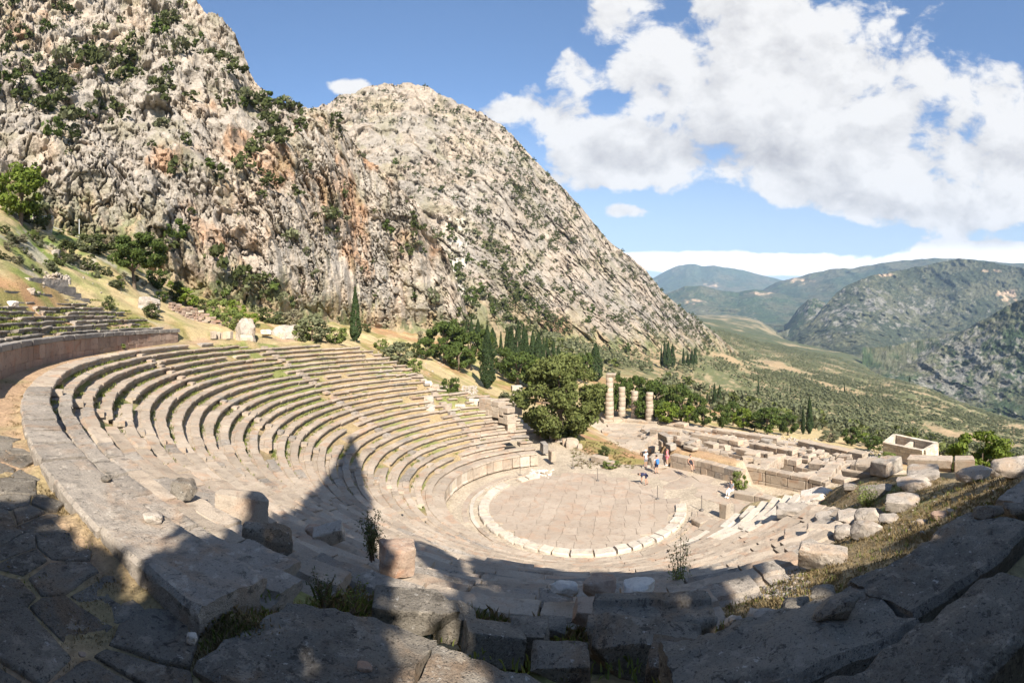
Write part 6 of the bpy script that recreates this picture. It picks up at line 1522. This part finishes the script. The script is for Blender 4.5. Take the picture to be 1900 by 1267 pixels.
def mid(J, a, b, t, r): A, B = J[a], J[b]; return (lerp(A[0], B[0], t), lerp(A[1], B[1], t), lerp(A[2], B[2], t), r)
def person(label, P, face, J, top, bottom, shoe, long=False, pack=None, hat=None, hair=M_HAIR, sleeve=True, s=1.0):
    t = thing('person', label, 'person', P, None, (0, 0, -face)); t.scale = (s,) * 3
    link('body', skin_mesh('body', J, ED, M_SKIN, 2), t)
    J2 = dict(J); E2 = [('pelvis', 'chest'), ('chest', 'cb')]; J2['cb'] = mid(J, 'chest', 'neck', .6, .085)
    ks = ['pelvis', 'chest', 'cb']
    if sleeve:
        J2['ml'] = mid(J, 'sl', 'el', .65, .05); J2['mr'] = mid(J, 'sr', 'er', .65, .05); E2 += [('chest', 'sl'), ('sl', 'ml'), ('chest', 'sr'), ('sr', 'mr')]; ks += ['sl', 'ml', 'sr', 'mr']
    K = {k: tuple(list(J2[k][:3]) + [J2[k][3] + .022] + list(J2[k][4:])) for k in ks}
    link('shirt', skin_mesh('shirt', K, E2, top), t)
    f = .9 if long else .85
    K = {'pelvis': (*J['pelvis'][:3], J['pelvis'][3] + .025, .85)}; E3 = []
    for sd in 'lr':
        K['p' + sd] = (*J['p' + sd][:3], J['p' + sd][3] + .02); K['m' + sd] = mid(J, 'p' + sd, 'k' + sd, f, .078); E3 += [('pelvis', 'p' + sd), ('p' + sd, 'm' + sd)]
        if long: K['b' + sd] = mid(J, 'k' + sd, 'a' + sd, .85, .06); K['m' + sd] = (*J['k' + sd][:3], .075); E3 += [('m' + sd, 'b' + sd)]
    link('trousers' if long else 'shorts', skin_mesh('trousers', K, E3, bottom), t)
    for sd in 'lr':
        a, b = np.array(J['a' + sd][:3]), np.array(J['t' + sd][:3]); me = rock_mesh('shoe', (.10, .27, .10), 1, shoe, .2, 2, .02); u = b - a
        link('shoe', me, t, (a + b) / 2 + np.array([0, .02, -.01]))
    h, c = np.array(J['head'][:3]), np.array(J['crown'][:3]); u = (c - h) / np.linalg.norm(c - h)
    if hat is not None:
        hh = rock_mesh('hat', (.235, .25, .15), 2, hat, .1, 2, .02); link('hat', hh, t, c + u * .02)
        v, fc = tube([c - u * .015, c - u * .03], [.17, .165], 14); link('hat_brim', mesh_np('hat_brim', v + [tuple(c)], fc + [(i, (i + 1) % 14, 28) for i in range(14)], hat), t)
    else: link('hair', rock_mesh('hair', (.215, .225, .19), 3, hair, .1, 2, .05), t, (h + c) / 2 - np.array([0, .03, 0]) + u * .03)
    if pack is not None:
        q = (np.array(J['chest'][:3]) + np.array(J['pelvis'][:3])) / 2; ax = np.array(J['chest'][:3]) - np.array(J['pelvis'][:3]); ang = math.atan2(ax[1], ax[2])
        bk = np.array([0, -cos(ang), sin(ang)])
        link('backpack', rock_mesh('backpack', (.32, .20, .46), 4, pack, .35, 3, .04), t, q + ax * .3 + bk * .21, (-ang, 0, 0))
        for sx in (-1, 1):
            pts = [q + ax * .75 + bk * .14 + np.array([sx * .11, 0, 0]), np.array(J['chest'][:3]) + ax * .42 + np.array([sx * .11, 0, 0]), q + ax * .45 - bk * .17 + np.array([sx * .12, 0, 0]), q - ax * .1 - bk * .05 + np.array([sx * .16, 0, 0])]
            v, fc = tube(pts, [.02] * 4, 6); link('strap', mesh_np('strap', v, fc, pack, True), t)
    return t
def people():
    navy, white, blue, pink, dark, grey = cloth('navy_cloth', (.03, .035, .075)), cloth('white_cloth', (.72, .71, .68)), cloth('blue_cloth', (.06, .19, .50)), cloth('pink_cloth', (.66, .22, .26)), cloth('dark_cloth', (.035, .033, .04)), cloth('grey_cloth', (.26, .26, .28))
    J = stand(); person('person standing in a white shirt and pale cap with a dark backpack', np.array(pz(1198, 868, -11.9)), 2.7, J, white, grey, dark, pack=dark, hat=white)
    J = stand(); person('person standing with a bright blue backpack and dark shorts', np.array(pz(1218, 879, ZF)), -.35, J, white, navy, dark, pack=blue)
    J = stand(); J['wl'] = (-.17, .16, 1.0, .03); J['hl'] = (-.12, .22, 1.02, .035)
    person('person in a pink top standing by the hollowed boulder', np.array(pz(1238, 864, -11.6)), -1.2, J, pink, pink, white)
    # seated on the terrace wall
    J = stand(); dz = -.40
    for k in J:
        v = list(J[k]); v[2] += dz
        J[k] = tuple(v)
    for sd, x in (('l', -.10), ('r', .10)):
        J['p' + sd] = (x, .03, .50, .09); J['k' + sd] = (x * 1.2, .46, .47, .058); J['a' + sd] = (x * 1.1, .50, .08, .038); J['t' + sd] = (x * 1.2, .62, .02, .034)
    J['wl'] = (-.2, .25, .58, .03); J['hl'] = (-.18, .33, .57, .035); J['wr'] = (.2, .25, .58, .03); J['hr'] = (.18, .33, .57, .035)
    S = dict(J)
    P = np.array(pz(1281, 862, -10.72)); person('person with bare legs and a dark top sitting on the terrace wall edge', P - np.array([0, 0, .40]), 2.9, J, dark, dark, dark, sleeve=False)
    J = dict(S); P = np.array(pz(1357, 910, -11.42)); person('person in white trousers sitting on the low blocks by the green plant', P - np.array([0, 0, .42]), -2.2, J, grey, white, white, long=True, hat=None)
    # bending down
    J = stand(); 
    def rot(k, piv, a):
        v = list(J[k]); y, z = v[1] - piv[0], v[2] - piv[1]; v[1] = piv[0] + y * cos(a) + z * sin(a); v[2] = piv[1] - y * sin(a) + z * cos(a); J[k] = tuple(v)
    for k in ('chest', 'neck', 'head', 'crown', 'nose', 'sl', 'el', 'wl', 'hl', 'sr', 'er', 'wr', 'hr'): rot(k, (0, .93), 1.45)
    J['pelvis'] = (0, -.06, .93, .13, .8); J['kl'] = (-.12, .10, .50, .058); J['kr'] = (.12, -.04, .49, .058); J['al'] = (-.12, .06, .10, .038); J['tl'] = (-.13, .20, .035, .034); J['ar'] = (.12, -.18, .10, .038); J['tr'] = (.13, -.04, .035, .034)
    J['el'] = (-.2, .40, .66, .042); J['wl'] = (-.16, .46, .42, .03); J['hl'] = (-.15, .47, .34, .035); J['er'] = (.2, .36, .66, .042); J['wr'] = (.16, .38, .42, .03); J['hr'] = (.15, .39, .34, .035)
    person('person in navy bending down over the stage floor', np.array(pz(1199, 900, ZF)), -1.75, J, navy, navy, dark)
people()

# ------------------------------------------------------------------ air
def haze():
    zs = [(o.matrix_world @ Vector(c)).z for o in COL.objects if o.type == 'MESH' for c in (o.bound_box[0], o.bound_box[6])]
    lo, hi, R = min(zs) - 1, max(max(zs), 40) + 5, 9300
    bm = bmesh.new(); bmesh.ops.create_cube(bm, size=1.0); me = bpy.data.meshes.new('haze'); bm.to_mesh(me); bm.free()
    m = bpy.data.materials.new('haze_air'); m.use_nodes = True; n = m.node_tree.nodes; n.remove(n['Principled BSDF'])
    v = n.new('ShaderNodeVolumePrincipled'); v.inputs['Color'].default_value = (.50, .71, 1.0, 1); v.inputs['Density'].default_value = HAZE; v.inputs['Anisotropy'].default_value = 0.0
    m.node_tree.links.new(v.outputs[0], n['Material Output'].inputs['Volume']); me.materials.append(m)
    o = tag(link('haze', me, None, (0, 0, (lo + hi) / 2), None, (2 * R, 2 * R, hi - lo)), kind='stuff')
HAZE = 0.7e-4
bpy.context.view_layer.update()
haze()
